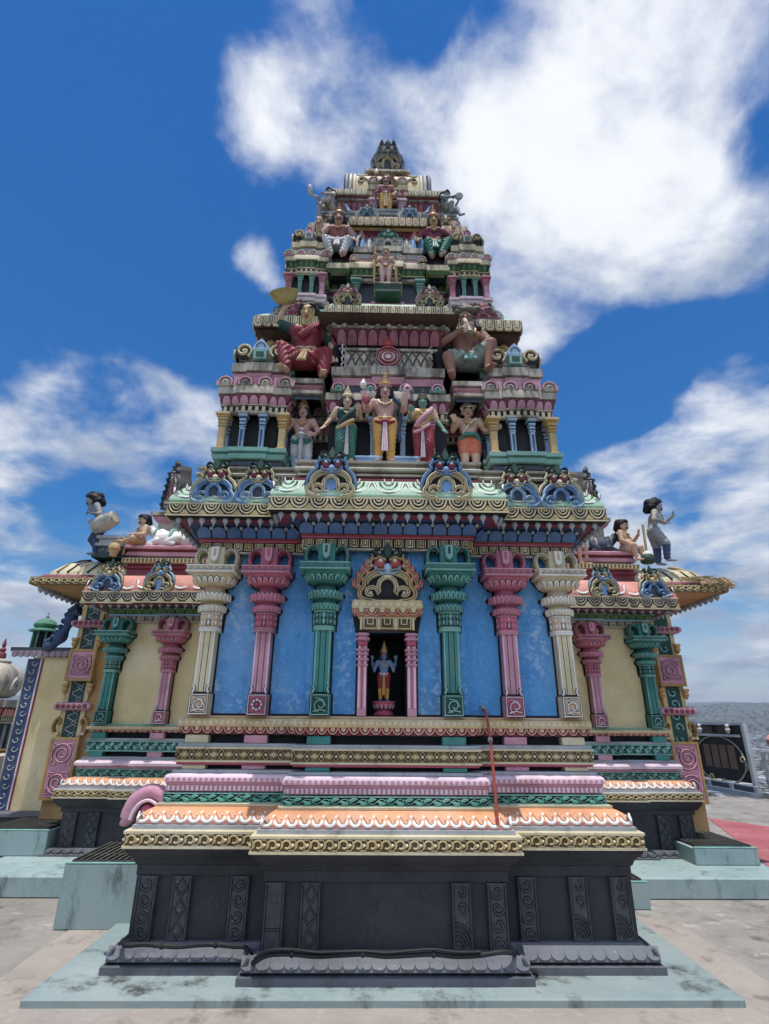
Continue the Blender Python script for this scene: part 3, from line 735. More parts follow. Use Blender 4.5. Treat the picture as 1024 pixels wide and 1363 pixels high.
band(T,'eave_band',PE,.275,3.113,3.225,black,lambda mb,h:[(.152,p_arcs(mb,h,cream,goldp),0)],cream,fillet=.011)
mb=MB(); mb.m(mint)
RP=[(.285,3.228),(.27,3.235),(.278,3.25),(.272,3.28),(.25,3.32),(.22,3.36),(.195,3.39),(.18,3.41),(.16,3.42),(.09,3.425)]
mould(mb,PE,RP,False)
def rollpet(fr,w,i):
    mb.m(white); mb.stroke(fr,[(x*w,y) for x,y in [(-.46,.15)]+arc(0,.12,.42,.09,PI,2*PI,8)+[(.46,.15)]],.018,.008)
    mb.m(green); mb.stroke(fr,[(x*w,y) for x,y in arc(0,.16,.26,.1,PI,2*PI,8)],.008,.007)
    mb.m(white); mb.stroke(fr,[(x*w,y) for x,y in arc(0,.2,.13,.08,PI,2*PI,6)],.01,.007)
along(PE,.284,3.25,.26,rollpet,tilt=-.5)
mb.build('rolled_cornice',T)
for x,p,a,b,h in((-1.43,0,blue,bluelt,slate),(-1.07,0,bluelt,blue,slate),(1.07,0,bluelt,blue,slate),(1.43,0,blue,bluelt,slate)):
    gable('gable_ornament',T,(x,-1.6-.27,3.232),.37,a,b,h,tip=cream,maskc=cream,eye=maroon,lean=-.1,ht=1.0)
for x in(-.46,.46): gable('gable_ornament',T,(x,-1.6-.43,3.232),.40,cream,cream,blue,tip=blue,maskc=blue,eye=maroon,lean=-.1,ht=1.02)
for e in(-1,1):
    for y in(-1.15,-.55,.3): gable('gable_ornament',T,(e*(1.5+.27),y,3.232),.38,pink,cream,slate,tip=lgrey,maskc=lgrey,eye=maroon,rz=e*PI/2,lean=-.1)
# ---- platform of the statue tier
mb=MB(); mb.m(maroon); mould(mb,PB,[(.12,3.424),(.135,3.428),(.135,3.46),(.10,3.465),(.09,3.48),(.09,3.53)],False); mb.m(stone); mould(mb,PB,[(.09,3.49),(.118,3.492),(.118,3.512),(.09,3.514)],False)
mb.m(stone); mould(mb,PB,[(.09,3.53),(.14,3.533),(.145,3.55),(.12,3.575),(.10,3.58),(.10,3.60),(.137,3.604),(.14,3.625),(.0,3.63)],True)
mb.build('statue_platform',T)
mb=MB()
def PC(o): return rect(o,-.60,.60,-1.70,-1.2)
mb.m(stone); mould(mb,PC,[(.02,3.628),(.06,3.632),(.085,3.64),(.085,3.672),(.0,3.675)],True)
mb.build('centre_step',T)
# ================================================================ tiers of the tower
def column(mb,x,y,z0,z1,w,ca,cb):
    """slender square column with stacked neck rings"""
    h=z1-z0
    mb.m(ca); mb.bbox((x,y,z0+h*.31),(w*.62,w*.62,h*.62),w*.08)
    mb.m(cb); mb.bbox((x,y,z0+h*.03),(w*.85,w*.85,h*.06),w*.05); mb.box((x,y-w*.31,z0+h*.33),(w*.3,.006,h*.46))
    mb.m(ca)
    for k,(q,zz,hh) in enumerate(((.8,.645,.04),(.66,.685,.04),(.8,.735,.055),(.62,.78,.03),(.9,.83,.06),(1.05,.885,.04),(1.25,.955,.085))):
        mb.m(ca if k%2==0 else cb); mb.bbox((x,y,z0+h*zz),(w*q,w*q,h*hh),w*.06)
def entab(mb,pf,z,s=1.,lot=rose,lot2=maroon,key=True,corn=stone,h3=.09,tip=None,flare=.03):
    """beam, key row, lotus flare, cornice slab; returns the top height"""
    mb.m(corn); mould(mb,pf,[(-.06,z),(-.02,z+.001),(-.018,z+.022*s),(-.03,z+.023*s)],False)
    z1=z+.023*s
    mb.m(black); mould(mb,pf,[(-.04,z1),(-.04,z1+.06*s)],False)
    if key: along(pf,-.04,z1+.002,.06*s,p_bar(mb,.055*s,cream if corn is stone else corn))
    z2=z1+.06*s
    mb.m(corn); mould(mb,pf,[(-.05,z2),(-.022,z2+.001),(-.02,z2+.012*s),(-.04,z2+.013*s)],False)
    z3=z2+.013*s
    mb.m(lot2); mould(mb,pf,[(-.04,z3),(-.03,z3+.02*s),(-.005,z3+.075*s),(.0,z3+.09*s)],False)
    along(pf,-.034,z3+.002,.078*s,p_petal(mb,.088*s,lot,None,.46,.3),tilt=.38,minl=.06)
    z4=z3+.09*s
    mb.m(black); mould(mb,pf,[(-.02,z4),(-.02,z4+.008)],False)
    mb.m(corn); mould(mb,pf,[(-.05,z4+.008),(.0,z4+.009),(.008,z4+.012),(.008,z4+h3*s*.75),(.0,z4+h3*s),(-.08,z4+h3*s+.003)],True)
    return z4+h3*s
def ledge(mb,pf,z,h,ca,cb,cap=True):
    mb.m(cb); mould(mb,pf,[(-.07,z),(-.03,z+.002),(-.01,z+h*.3),(-.025,z+h*.42),(-.04,z+h*.45)],False)
    mb.m(ca); mould(mb,pf,[(-.04,z+h*.45),(.0,z+h*.47),(.003,z+h*.94),(-.02,z+h)],cap)
def barrel(mb,c,hl,r_,hz,base,seg=14,n=2.3):
    """vault roof along x with closed ends"""
    rings=[]
    pr=[]
    for i in range(seg+1):
        a=PI*i/seg; cx,cy=math.cos(a),math.sin(a)
        pr.append((-r_*(1 if cx>0 else -1)*abs(cx)**(2/n)*(1+.10*math.sin(a*1)), hz*abs(cy)**(2/n)))
    mb.m(base)
    for x in(-hl,hl): rings.append([(c[0]+x,c[1]+y,c[2]+z) for y,z in pr])
    mb.ring(rings,False,False)
    k=len(mb.v)-2*len(pr); L=len(pr)
    mb.f+= [tuple(range(k,k+L)),tuple(range(k+2*L-1,k+L-1,-1))]; mb.mi+=[mb.cur]*2
    return pr
def barrel_pt(pr,t):
    """point and outward normal at fraction t (0 = front foot, .5 = ridge)"""
    s=t*(len(pr)-1); i=min(int(s),len(pr)-2); f=s-i
    y=pr[i][0]*(1-f)+pr[i+1][0]*f; z=pr[i][1]*(1-f)+pr[i+1][1]*f
    dy,dz=pr[i+1][0]-pr[i][0],pr[i+1][1]-pr[i][1]; L=math.hypot(dy,dz) or 1
    return y,z,Vector((0,-dz/L,dy/L)),Vector((0,dy/L,dz/L))
def corner_shrine(z,half,kit,S):
    """corner shrine built round its own axis; S scales heights"""
    Q=lambda h_:(lambda o:plan(o,hw=h_,fy=-h_,by=h_,c=h_*.5,p=.02,q=.02))
    b=Q(half-.02)
    mb=MB(); mb.m(slate); mould(mb,b,[(-.03,0),(-.03,.04*S),(-.01,.045*S),(-.02,.09*S),(-.05,.11*S)],False)
    mb.m(kit['base']); mould(mb,b,[(-.05,.11*S),(.0,.112*S),(.012,.15*S),(.0,.155*S),(-.01,.17*S),(.018,.175*S),(.02,.212*S),(-.1,.216*S)],True)
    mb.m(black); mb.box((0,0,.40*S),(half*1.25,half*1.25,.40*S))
    z1=entab(mb,Q(half-.005),.575*S,S,kit['lot'],kit['lot2'],corn=kit['corn'],h3=.095)
    sh=mb.build('corner_shrine',T)
    y=-half+.06
    for rz in range(4):
        if kit.get('few') and rz==2: continue
        for xx,w_,a,b_ in((-half*.8,.105*S,kit['col'],kit['colb']),(-half*.27,.07*S,kit['sl'],kit['slb']),(half*.27,.07*S,kit['sl'],kit['slb'])):
            mb=MB(); column(mb,0,0,.212*S,.585*S,w_,a,b_); o=mb.build('column',sh)
            c,s_=math.cos(rz*PI/2),math.sin(rz*PI/2); o.location=(xx*c-y*s_*(1.0 if True else 1),xx*s_+y*c,0); o.rotation_euler=(0,0,rz*PI/2)
    wm=half*.5
    for rz in(0,1,3):
        c,s_=math.cos(rz*PI/2),math.sin(rz*PI/2)
        for k in range(4):
            xx=(k-1.5)*half*.55; yy=-half-.01
            m=medallion('medallion',sh,(xx*c-yy*s_,xx*s_+yy*c,z1-.004),wm,kit['med'],kit['medb'],rz*PI/2)
    mb=MB(); q=half*.78; ql=Q(q)
    mb.m(slate); mb.box((0,0,z1+.07*S),(q*1.6,q*1.6,.14*S))
    mb.m(kit['post'])
    for rz in range(4):
        for e in(-.72,0,.72):
            c,s_=math.cos(rz*PI/2),math.sin(rz*PI/2); xx,yy=e*q,-q*.88; mb.bbox((xx*c-yy*s_,xx*s_+yy*c,z1+.075*S),(.08*S,.08*S,.15*S),.004)
    ledge(mb,ql,z1+.13*S,.19*S,kit['corn'],kit['post'])
    mb.build('upper_ledge',sh)
    zz=z1+.32*S; mb=MB()
    mb.m(slate); mould(mb,Q(q*.86),[(0,zz),(.0,zz+.03*S),(-.03,zz+.032*S)],False)
    mb.m(kit['roof']); r_=q*.95
    mb.lathe((0,0,zz+.028*S),[(r_*.86,0),(r_*1.0,.05*S),(r_*1.02,.1*S),(r_*.95,.16*S),(r_*.75,.21*S),(r_*.4,.235*S),(r_*.15,.24*S)],28,.5)
    for rz in(0,1,3):
        c,s_=math.cos(rz*PI/2),math.sin(rz*PI/2); rot=lambda v:(v[0]*c-v[1]*s_,v[0]*s_+v[1]*c,v[2])
        f=Fr(rot((0,-r_*1.0,zz+.02*S)),(c,s_,0)); 
        for e in(-1,1):
            mb.m(black); mb.dome(f,(e*r_*.68,.115*S),r_*.34,.1*S,.015)
            mb.m(kit['med'] if kit.get('sw') is None else kit['sw']); mb.stroke(f,[(e*a,b2) for a,b2 in spiral(r_*.68,.115*S,r_*.33,r_*.1,PI*1.3,-PI*1.2,14)],r_*.12,.035)
            mb.dome(f,(e*r_*.68,.115*S),r_*.1,r_*.1,.04,seg=8,rows=2)
        mb.m(kit['box']); mb.box((0,.05*S,.02),(r_*.5,.1*S,.07),f); mb.m(tealdk); mb.box((0,.05*S,.056),(r_*.3,.06*S,.006),f)
        mb.m(kit['boxb']); mb.fill(f,[(a*r_,b2*S) for a,b2 in((.3,.1),(.3,.16),(.15,.21),(0,.25),(-.15,.21),(-.3,.16),(-.3,.1))],.05,.1); mb.m(slate); mb.stroke(f.at(0,0,.05),[(a*r_,b2*S) for a,b2 in arc(0,.14,.17,.05,0,PI,8)],.012,.006)
    mb.m(gold); mb.lathe((0,0,zz+.265*S),[(.03*S,0),(.055*S,.02*S),(.06*S,.045*S),(.03*S,.07*S),(.012*S,.08*S),(.02*S,.1*S),(.004*S,.15*S)],12)
    mb.build('domed_roof',sh)
    return sh
def place4(sh,cx,cy,z):
    sh.location=(-cx,-cy,z)
    for x,y,r_ in((cx,-cy,0),(-cx,cy,-PI/2),(cx,cy,PI/2)): dup(sh,T,(x,y,z),r_)
# ---- statue tier
k2=dict(base=teallt,lot=pink,lot2=maroon,corn=stone,col=goldp,colb=yelcl,sl=bluelt,slb=bluedk,med=pink,medb=stone,post=pink,roof=stone,box=teallt,boxb=bluelt,sw=cream)
place4(corner_shrine(3.63,.335,k2,1.0),1.238,1.338,3.63)
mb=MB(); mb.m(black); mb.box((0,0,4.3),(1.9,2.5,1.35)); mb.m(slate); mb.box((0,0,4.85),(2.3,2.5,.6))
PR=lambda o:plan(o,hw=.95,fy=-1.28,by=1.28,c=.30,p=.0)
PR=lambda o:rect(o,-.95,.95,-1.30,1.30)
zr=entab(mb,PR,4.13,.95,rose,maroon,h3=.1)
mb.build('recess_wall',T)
for x in(-.83,-.67,.67,.83): medallion('medallion',T,(x,-1.32,zr),.14,pink,stone)
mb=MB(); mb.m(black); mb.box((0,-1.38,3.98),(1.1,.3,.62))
CB=lambda o:plan(o,hw=.585,fy=-1.60,by=-1.2,c=.2,p=.03)
mb.m(blue); 
for e in(-1,1): mb.bbox((e*.17,-1.66,3.70),(.22,.16,.05),.006); mb.m(bluelt); mb.bbox((e*.17,-1.665,3.735),(.24,.17,.022),.004); mb.m(blue)
zc=entab(mb,CB,4.20,1.02,pink,maroon,h3=.095)
mb.build('centre_bay',T)
for e in(-1,1):
    mb=MB(); x=e*.385; mb.m(stone); mb.bbox((x,-1.58,3.90),(.085,.09,.45),.005); mb.m(red); mb.box((x,-1.627,3.90),(.045,.006,.36)); mb.m(pink)
    for k in range(4): mb.bbox((x,-1.585,4.10+.03*k),(.09+.02*(k%2),.1,.018),.004)
    mb.build('column',T)
    mb=MB(); column(mb,e*.135,-1.60,3.745,4.21,.075,bluelt,lgrey); mb.build('column',T)
for x in(-.47,-.17,.17,.47): medallion('medallion',T,(x,-1.62,zc),.15,pink,teallt)
mb=MB(); mb.m(slate); mb.box((0,-1.38,zc+.06),(1.0,.36,.12)); mb.m(pink)
for x in(-.49,-.16,.16,.49): mb.bbox((x,-1.545,zc+.06),(.09,.08,.12),.004)
CL=lambda o:plan(o,hw=.545,fy=-1.60,by=-1.1,c=.17,p=.03)
ledge(mb,CL,zc+.10,.20,stone,pink); mb.build('centre_ledge',T)
zb=zc+.305
mb=MB(); pr=barrel(mb,(0,-1.36,zb),.43,.2,.31,stone)
for k in range(10):
    u0=-.40+.08*k
    for sg in(0,1):
        pts=[]
        for j in range(9):
            t=.03+.42*j/8; ph=(j/8*2)%2; uu=u0+.08*(ph if ph<=1 else 2-ph) if sg==0 else u0+.08*(1-(ph if ph<=1 else 2-ph))
            y,z,nn,tt=barrel_pt(pr,t); pts.append(Vector((uu,-1.36+y,zb+z))+nn*.003)
        mb.m(golddk if sg else slate); mb.tube(pts,.008,5)
mb.build('lattice_barrel_roof',T)
mb=MB(); f=Fr((0,-1.565,zb+.125),(1,0,0))
mb.m(white); mb.dome(f,(0,0),.135,.125,.03,seg=20); 
for r_ in(.115,.075,.04): mb.m(rose if r_!=.075 else red); mb.stroke(f.at(0,0,.022),arc(0,0,r_,r_*.93,0,2*PI,20),.022,.018)
mb.m(red); mb.lathe((0,-1.56,zb+.23),[(.03,0),(.05,.03),(.045,.07),(.02,.1),(.03,.115),(.005,.16)],12)
mb.build('round_medallion',T)
for e in(-1,1):
    mb=MB(); f=Fr((e*.47,-1.50,zb-.02),(math.cos(-e*.9),math.sin(-e*.9),0))
    mb.m(black); mb.fill(f,[(-.09,0),(.09,0),(.085,.22),(.05,.33),(-.03,.36),(-.09,.26)],.05,.04,-.04,True)
    mb.m(white)
    for k in range(4): mb.stroke(f.at(0,0,.045),spiral(-.01,.05+.075*k,.045,.012,PI*.3,PI*2.1,9),.014,.012)
    mb.m(red); mb.stroke(f,bez([(e*-.08,.02),(e*-.115,.18),(e*-.09,.3),(e*-.04,.42)],4),[.03]*9+[.02,.016,.012,.008],.07)
    mb.build('horn_gable',T)
# benches of the seated pair
for e in(-1,1):
    mb=MB(); B=lambda o:rect(o,e*.80-.19,e*.80+.19,-1.66,-1.15)
    mb.m(slate); mould(mb,B,[(-.03,zr-.02),(-.03,zr+.03)],False); mb.m(stone); mould(mb,B,[(-.03,zr+.03),(.0,zr+.032),(.0,zr+.06),(-.03,zr+.065)],False); mb.m(pink); mould(mb,B,[(-.03,zr+.065),(-.03,zr+.09),(.0,zr+.11),(-.03,zr+.14)],False); mb.m(stone); mould(mb,B,[(-.03,zr+.14),(.005,zr+.142),(.005,zr+.19),(-.02,zr+.2)]); mb.m(slate); mb.box((e*.80,-1.25,zr+.3),(.32,.22,.22)); mb.build('bench',T)
# ---- second eave
brown=paint('brown soffit paint','#54392c',grime=.4)
mb=MB(); mb.m(slate); mb.box((0,0,5.2),(2.28,2.44,.62)); mb.box((0,-1.3,5.2),(.96,.36,.5))
PL=lambda o:plan(o,hw=1.16,fy=-1.24,by=1.24,c=.50,p=.28,q=.04)
mb.m(stone); mould(mb,PL,[(-.02,5.02),(.02,5.022),(.022,5.05),(-.02,5.06)],False)
mb.m(maroon); mould(mb,PL,[(.0,5.13),(.02,5.16),(.07,5.24),(.08,5.26)],False)
along(PL,.015,5.085,.10,p_petal(mb,.16,paint('dusty rose lotus','#a85568',grime=.6),None,.47,.3),tilt=.42)
mb.m(stone); mould(mb,PL,[(-.02,5.24),(.09,5.245),(.1,5.262),(.05,5.27)],False)
along(PL,.10,5.27,.11,p_drop(mb,.045,stone))
mb.m(brown); mould(mb,PL,[(.05,5.27),(.12,5.29),(.2,5.335)],False)
mb.build('dark_lotus_frieze',T)
for x in(-1.22,1.22):
    for y in(-1.32,1.32):
        mb=MB(); mb.m(gold); mb.lathe((x,y,4.98),[(.03,0),(.06,.04),(.065,.1),(.045,.14),(.06,.16),(.05,.2),(.07,.24),(.03,.3)],14); mb.build('pot_finial',T)
P2=lambda o:plan(o,hw=1.27,fy=-1.37,by=1.37,c=.52,p=.17,q=.04)
def p_tab(mb,h,ca,cb):
    def f(fr,w,i):
        mb.m(ca); mb.fill(fr,[(-.45*w,h),(-.45*w,.28*h),(-.3*w,.02*h),(.3*w,.02*h),(.45*w,.28*h),(.45*w,h)],.014,.08)
        mb.m(cb); mb.stroke(fr.at(0,0,.012),[(-.26*w,.95*h),(-.26*w,.35*h),(0,.24*h),(.26*w,.35*h),(.26*w,.95*h)],.1*w,.006)
        mb.m(ca); mb.dome(fr.at(0,0,.01),(0,.65*h),.13*w,.2*h,.012,seg=8,rows=2)
    return f
def eave(nm,pf,o,z0,z1,pitch,roll,tilt,rollc,cellfn,under=None):
    mb=MB(); mb.m(brown); mould(mb,pf,[(o-.25,z0+.0),(o-.01,z0+.012)],False)
    mb.m(golddk); mould(mb,pf,[(o-.02,z0+.012),(o,z0+.015),(o,z1),(o-.02,z1+.003)],False)
    along(pf,o,z0+.004,pitch,cellfn(mb,z1-z0),minl=.09)
    mb.m(rollc); mould(mb,pf,[(o-.02,z1+.002)]+[(o-a,z1+b) for a,b in roll])
    return mb.build(nm,T)
eave('second_eave',P2,.11,5.335,5.475,.09,[(.02,.02),(.05,.07),(.10,.12),(.16,.15),(.30,.16)],0,mint,lambda mb,h:p_tab(mb,h,cream,slate))
for x in(-.42,.42): gable('small_gable',T,(x,-1.62,5.52),.28,cream,cream,slate,tip=pink,crest=stone,maskc=cream,eye=pink,lean=-.1,ht=.95)
for x in(-1.0,1.0):
    gable('small_gable',T,(x,-1.44,5.49),.42,pink,white,rose,tip=white,crest=rose,maskc=pink,eye=rose,lean=-.2,ht=.62)
for e in(-1,1):
    gable('small_gable',T,(e*1.34,0,5.50),.36,pink,white,rose,tip=white,crest=rose,maskc=pink,eye=rose,rz=e*PI/2,lean=-.2,ht=.7)
# ---- third tier
mb=MB()
P3=lambda o:plan(o,hw=1.10,fy=-1.20,by=1.2,c=.40,p=.06)
mb.m(stone); mould(mb,P3,[(.02,5.63),(.02,5.66),(-.02,5.665)],False)
mb.m(slate); mould(mb,P3,[(-.02,5.66),(-.02,5.75)],False)
mb.m(mint); mould(mb,P3,[(-.02,5.75),(.04,5.755),(.045,5.79),(-.1,5.80)],True)
mb.build('third_platform',T)
k3=dict(base=pinklt,lot=green,lot2=dkgrn,corn=cream,col=pink,colb=rose,sl=teallt,slb=teal,med=cream,medb=pink,post=lgrey,roof=lgrey,box=lgrey,boxb=pink,sw=cream)
place4(corner_shrine(5.79,.245,k3,.86),.925,1.03,5.79)
mb=MB(); mb.m(slate); mb.box((0,0,6.3),(1.5,1.9,1.05))
PR3=lambda o:rect(o,-.72,.72,-.97,.97)
mb.m(stone); mould(mb,PR3,[(-.02,6.18),(.02,6.182),(.03,6.21),(-.01,6.22)],False); mb.m(maroon); mould(mb,PR3,[(.0,6.22),(.02,6.24),(.02,6.27)],False)
mb.m(stone); mould(mb,PR3,[(-.0,6.27),(.04,6.272),(.045,6.30),(-.01,6.31)],False)
mb.m(green); along(PR3,.02,6.31,.08,p_petal(mb,.07,green,None,.47,.3),tilt=.4)
mb.build('third_wall',T)
mb=MB(); mb.m(slate); mb.box((0,-1.0,6.15),(.86,.24,.62))
C3=lambda o:plan(o,hw=.445,fy=-1.2,by=-.8,c=.17,p=.03)
mb.m(pink); mould(mb,C3,[(-.04,5.80),(-.0,5.802),(.0,5.86),(-.02,5.865),(.01,5.87),(.012,5.92),(-.1,5.925)])
mb.m(stone); mould(mb,C3,[(-.06,6.27),(-.02,6.272),(-.015,6.30),(-.04,6.31)],False)
z3=entab(mb,C3,6.28,.8,green,dkgrn,False,cream,h3=.13); mb.build('centre_bay',T)
for e in(-1,1): mb=MB(); column(mb,e*.365,-1.16,5.92,6.285,.10,teallt,teal); mb.build('column',T)
for x in(-.39,-.15,.15,.39): medallion('medallion',T,(x,-1.225,z3),.12,pink,cream)
mb=MB(); mb.m(dkgrn); mb.bbox((0,-1.31,5.955),(.28,.2,.11),.006); mb.m(stone); mb.bbox((0,-1.31,6.02),(.31,.22,.025),.005); mb.build('statue_pedestal',T)
C3b=lambda o:plan(o,hw=.40,fy=-1.19,by=-.75,c=.17,p=.025)
mb=MB(); mb.m(pink); mb.box((0,-1.0,z3+.05),(.74,.3,.1)); ledge(mb,C3b,z3+.09,.16,stone,lgrey); mb.build('centre_ledge',T)
zb=z3+.255; mb=MB(); pr=barrel(mb,(0,-.98,zb),.33,.17,.25,lgrey)
for k in range(9):
    x=-.30+.075*k; mb.m((blue,white,bluelt,stone)[k%4])
    mb.tube([Vector((x,-.98+barrel_pt(pr,t)[0],zb+barrel_pt(pr,t)[1])) for t in(.0,.1,.2,.3,.4,.5)],.022,6)
mb.build('striped_barrel_roof',T)
for e in(-1,1):
    mb=MB(); f=Fr((e*.37,-1.10,zb-.01),(math.cos(-e*.8),math.sin(-e*.8),0)); mb.m(blue); mb.fill(f,[(-.08,0),(.08,0),(.07,.16),(.02,.28),(-.04,.3),(-.08,.16)],.05,.06,-.04,True)
    mb.m(white); mb.stroke(f.at(0,0,.045),bez([(-.05,.02),(-.04,.15),(.0,.24)],4),.03,.02); mb.m(salmon); mb.stroke(f,bez([(e*-.07,.02),(e*-.10,.14),(e*-.07,.26),(e*-.02,.33)],4),.025,.06)
    mb.build('horn_gable',T)
gable('small_gable',T,(0,-1.17,zb-.005),.36,white,white,dkgrn,tip=teallt,crest=teal,maskc=teal,eye=teallt,ht=.72)
for e in(-1,1):
    mb=MB(); B=lambda o:rect(o,e*.575-.13,e*.575+.13,-1.26,-.85)
    mb.m(green); mould(mb,B,[(-.03,6.33),(-.005,6.36),(-.02,6.37)],False); mb.m(cream); mould(mb,B,[(-.02,6.37),(.0,6.372),(.0,6.45),(-.02,6.46)]); mb.m(slate); mb.box((e*.575,-.98,6.58),(.2,.16,.26)); mb.build('bench',T)
# ---- third eave
mb=MB(); mb.m(maroon); mb.box((0,0,6.95),(1.5,1.7,.36)); P4=lambda o:plan(o,hw=.86,fy=-.96,by=.96,c=.35,p=.10,q=.03)
mb.m(maroon); mould(mb,P4,[(-.06,6.98),(-.02,7.05),(.04,7.11)],False); along(P4,-.04,6.985,.08,p_petal(mb,.125,paint('dusty rose lotus','#a85568',grime=.6),None,.46,.3),tilt=.5)
mb.m(maroon); mould(mb,P4,[(.0,7.108),(.06,7.112)],False); mb.m(ochre); mould(mb,P4,[(.06,7.112),(.09,7.13)],False); mb.build('rose_lotus_frieze',T)
def p_chev(mb,h,ca,cb):
    def f(fr,w,i):
        mb.m(ca); mb.stroke(fr,[(-.5*w,.95*h),(0,.1*h),(.5*w,.95*h)],.3*w,.012); mb.m(cb); mb.dome(fr,(0,.8*h),.2*w,.16*h,.012,seg=8,rows=2)
    return f
eave('third_eave',P4,.11,7.135,7.27,.085,[(.02,.03),(.06,.09),(.12,.13),(.25,.14)],0,white,lambda mb,h:p_tab(mb,h,cream,rose))
for x in(-.26,.26): gable('small_gable',T,(x,-1.155,7.285),.27,bluelt,white,slate,tip=white,crest=bluedk,maskc=bluelt,eye=blue,lean=-.15,ht=.85)
for x in(-.72,.72): gable('small_gable',T,(x,-1.05,7.285),.36,cream,white,slate,tip=cream,crest=stone,maskc=cream,eye=pink,lean=-.25,ht=.6)
for e in(-1,1): gable('small_gable',T,(e*.97,0,7.285),.36,cream,white,slate,tip=cream,crest=stone,maskc=cream,eye=pink,rz=e*PI/2,lean=-.2,ht=.6)
# ---- fourth tier and the barrel crown
mb=MB(); P5=lambda o:plan(o,hw=.84,fy=-.94,by=.94,c=.30,p=.05)
mb.m(lgrey); mould(mb,P5,[(-.03,7.38),(.04,7.385),(.05,7.42),(.01,7.43)],False); mb.m(slate); mould(mb,P5,[(.01,7.43),(.01,7.48)],False)
mb.m(lgrey); mould(mb,P5,[(.01,7.48),(.05,7.484),(.055,7.52),(-.0,7.525),(-.02,7.56),(.035,7.565),(.04,7.60),(-.1,7.605)]); mb.build('fourth_platform',T)
mb=MB(); mb.m(slate); mb.box((0,0,7.85),(1.16,1.3,.5))
P6=lambda o:rect(o,-.60,.60,-.68,.68)
mb.m(lgrey); mould(mb,P6,[(-.02,7.6),(.03,7.602),(.035,7.66),(-.02,7.67),(-.02,7.70),(.02,7.705),(.025,7.74),(-.03,7.745)],False)
mb.m(maroon); mould(mb,P6,[(-.0,7.88),(.05,7.95),(.08,8.0),(.08,8.05)],False); along(P6,.03,7.885,.075,p_petal(mb,.15,paint('dusty rose lotus','#a85568',grime=.6),None,.47,.3),tilt=.42)
mb.m(stone); mould(mb,P6,[(.07,8.045),(.11,8.05),(.11,8.066)],False); mb.m(maroon); mould(mb,P6,[(.10,8.066),(.13,8.09)],False)
mb.m(golddk); mould(mb,P6,[(.12,8.088),(.14,8.09),(.14,8.195),(.12,8.2)],False); along(P6,.14,8.09,.08,p_tab(mb,.105,cream,white)); mb.m(white); mould(mb,P6,[(.12,8.198),(.1,8.23),(.04,8.25)])
mb.build('fourth_wall',T)
mb=MB(); D=lambda o:rect(o,-.26,.26,-.84,-.4)
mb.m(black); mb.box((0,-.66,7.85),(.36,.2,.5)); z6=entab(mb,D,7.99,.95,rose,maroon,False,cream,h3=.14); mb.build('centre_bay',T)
for e in(-1,1): mb=MB(); column(mb,e*.185,-.80,7.605,8.0,.11,pinklt,pink); mb.build('column',T)
for x in(-.19,.19): medallion('medallion',T,(x,-.86,z6-.02),.17,pink,cream)
gable('small_gable',T,(0,-.85,z6-.06),.26,cream,gold,slate,tip=pink,crest=gold,maskc=pink,eye=red,ht=.7)
mb=MB(); mb.m(slate); P7=lambda o:rect(o,-.57,.57,-.61,.61)
mould(mb,P7,[(.0,8.22),(.0,8.25),(.03,8.26),(.035,8.29),(.0,8.30),(.0,8.33)]); mb.m(dkgrn); mould(mb,P7,[(.0,8.33),(.04,8.332),(.04,8.365),(-.05,8.37)])
zb=8.36; pr=barrel(mb,(0,0,zb),.60,.64,.66,goldp,18,2.5)
for e in(-1,1):
    for k in range(3):
        mb.m((slate,lgrey,cream)[k]); mb.tube([Vector((e*(.575-.055*k),barrel_pt(pr,t)[0],zb+barrel_pt(pr,t)[1])) for t in np.linspace(.0,1,15)],.034-.004*k,7)
    for k in range(3):
        y,z,nn,tt=barrel_pt(pr,.10+.10*k); f=Fr(Vector((e*.36,y,zb+z)),(1,0,0),tt,nn)
        mb.m(cream); mb.stroke(f,[(e*a,b) for a,b in spiral(.0,0,.08,.015,PI*.9,-PI*.9,10)],.025,.018); mb.m(slate); mb.stroke(f,[(e*a,b) for a,b in spiral(.02,0,.045,.012,PI*.9,-PI*.7,8)],.014,.016)
    for k in range(4):
        pts=[Vector((e*(.02+.07*k+.12*t*2),barrel_pt(pr,.2+t*.5)[0],zb+barrel_pt(pr,.2+t*.5)[1])) for t in np.linspace(0,.5,6)]; mb.m(rose); mb.tube(pts,.01,5)
mb.build('barrel_crown',T)
mb=MB(); mb.m(stone); mb.bbox((0,-.47,8.97),(.66,.14,.06),.01); mb.m(slate); mb.bbox((0,0,9.02),(.95,.3,.06),.01); mb.build('crown_ridge',T)
gable('crown_gable',T,(0,-.48,9.0),.48,cream,lgrey,slate,tip=lgrey,crest=paint('grey green paint','#4c5a58',grime=.4),maskc=lgrey,eye=stone,ht=1.30)
for x in(-.5,.5): mb=MB(); mb.m(slate); mb.lathe((x,0,9.03),[(.03,0),(.05,.03),(.03,.06),(.005,.1)],10); mb.build('ridge_finial',T)
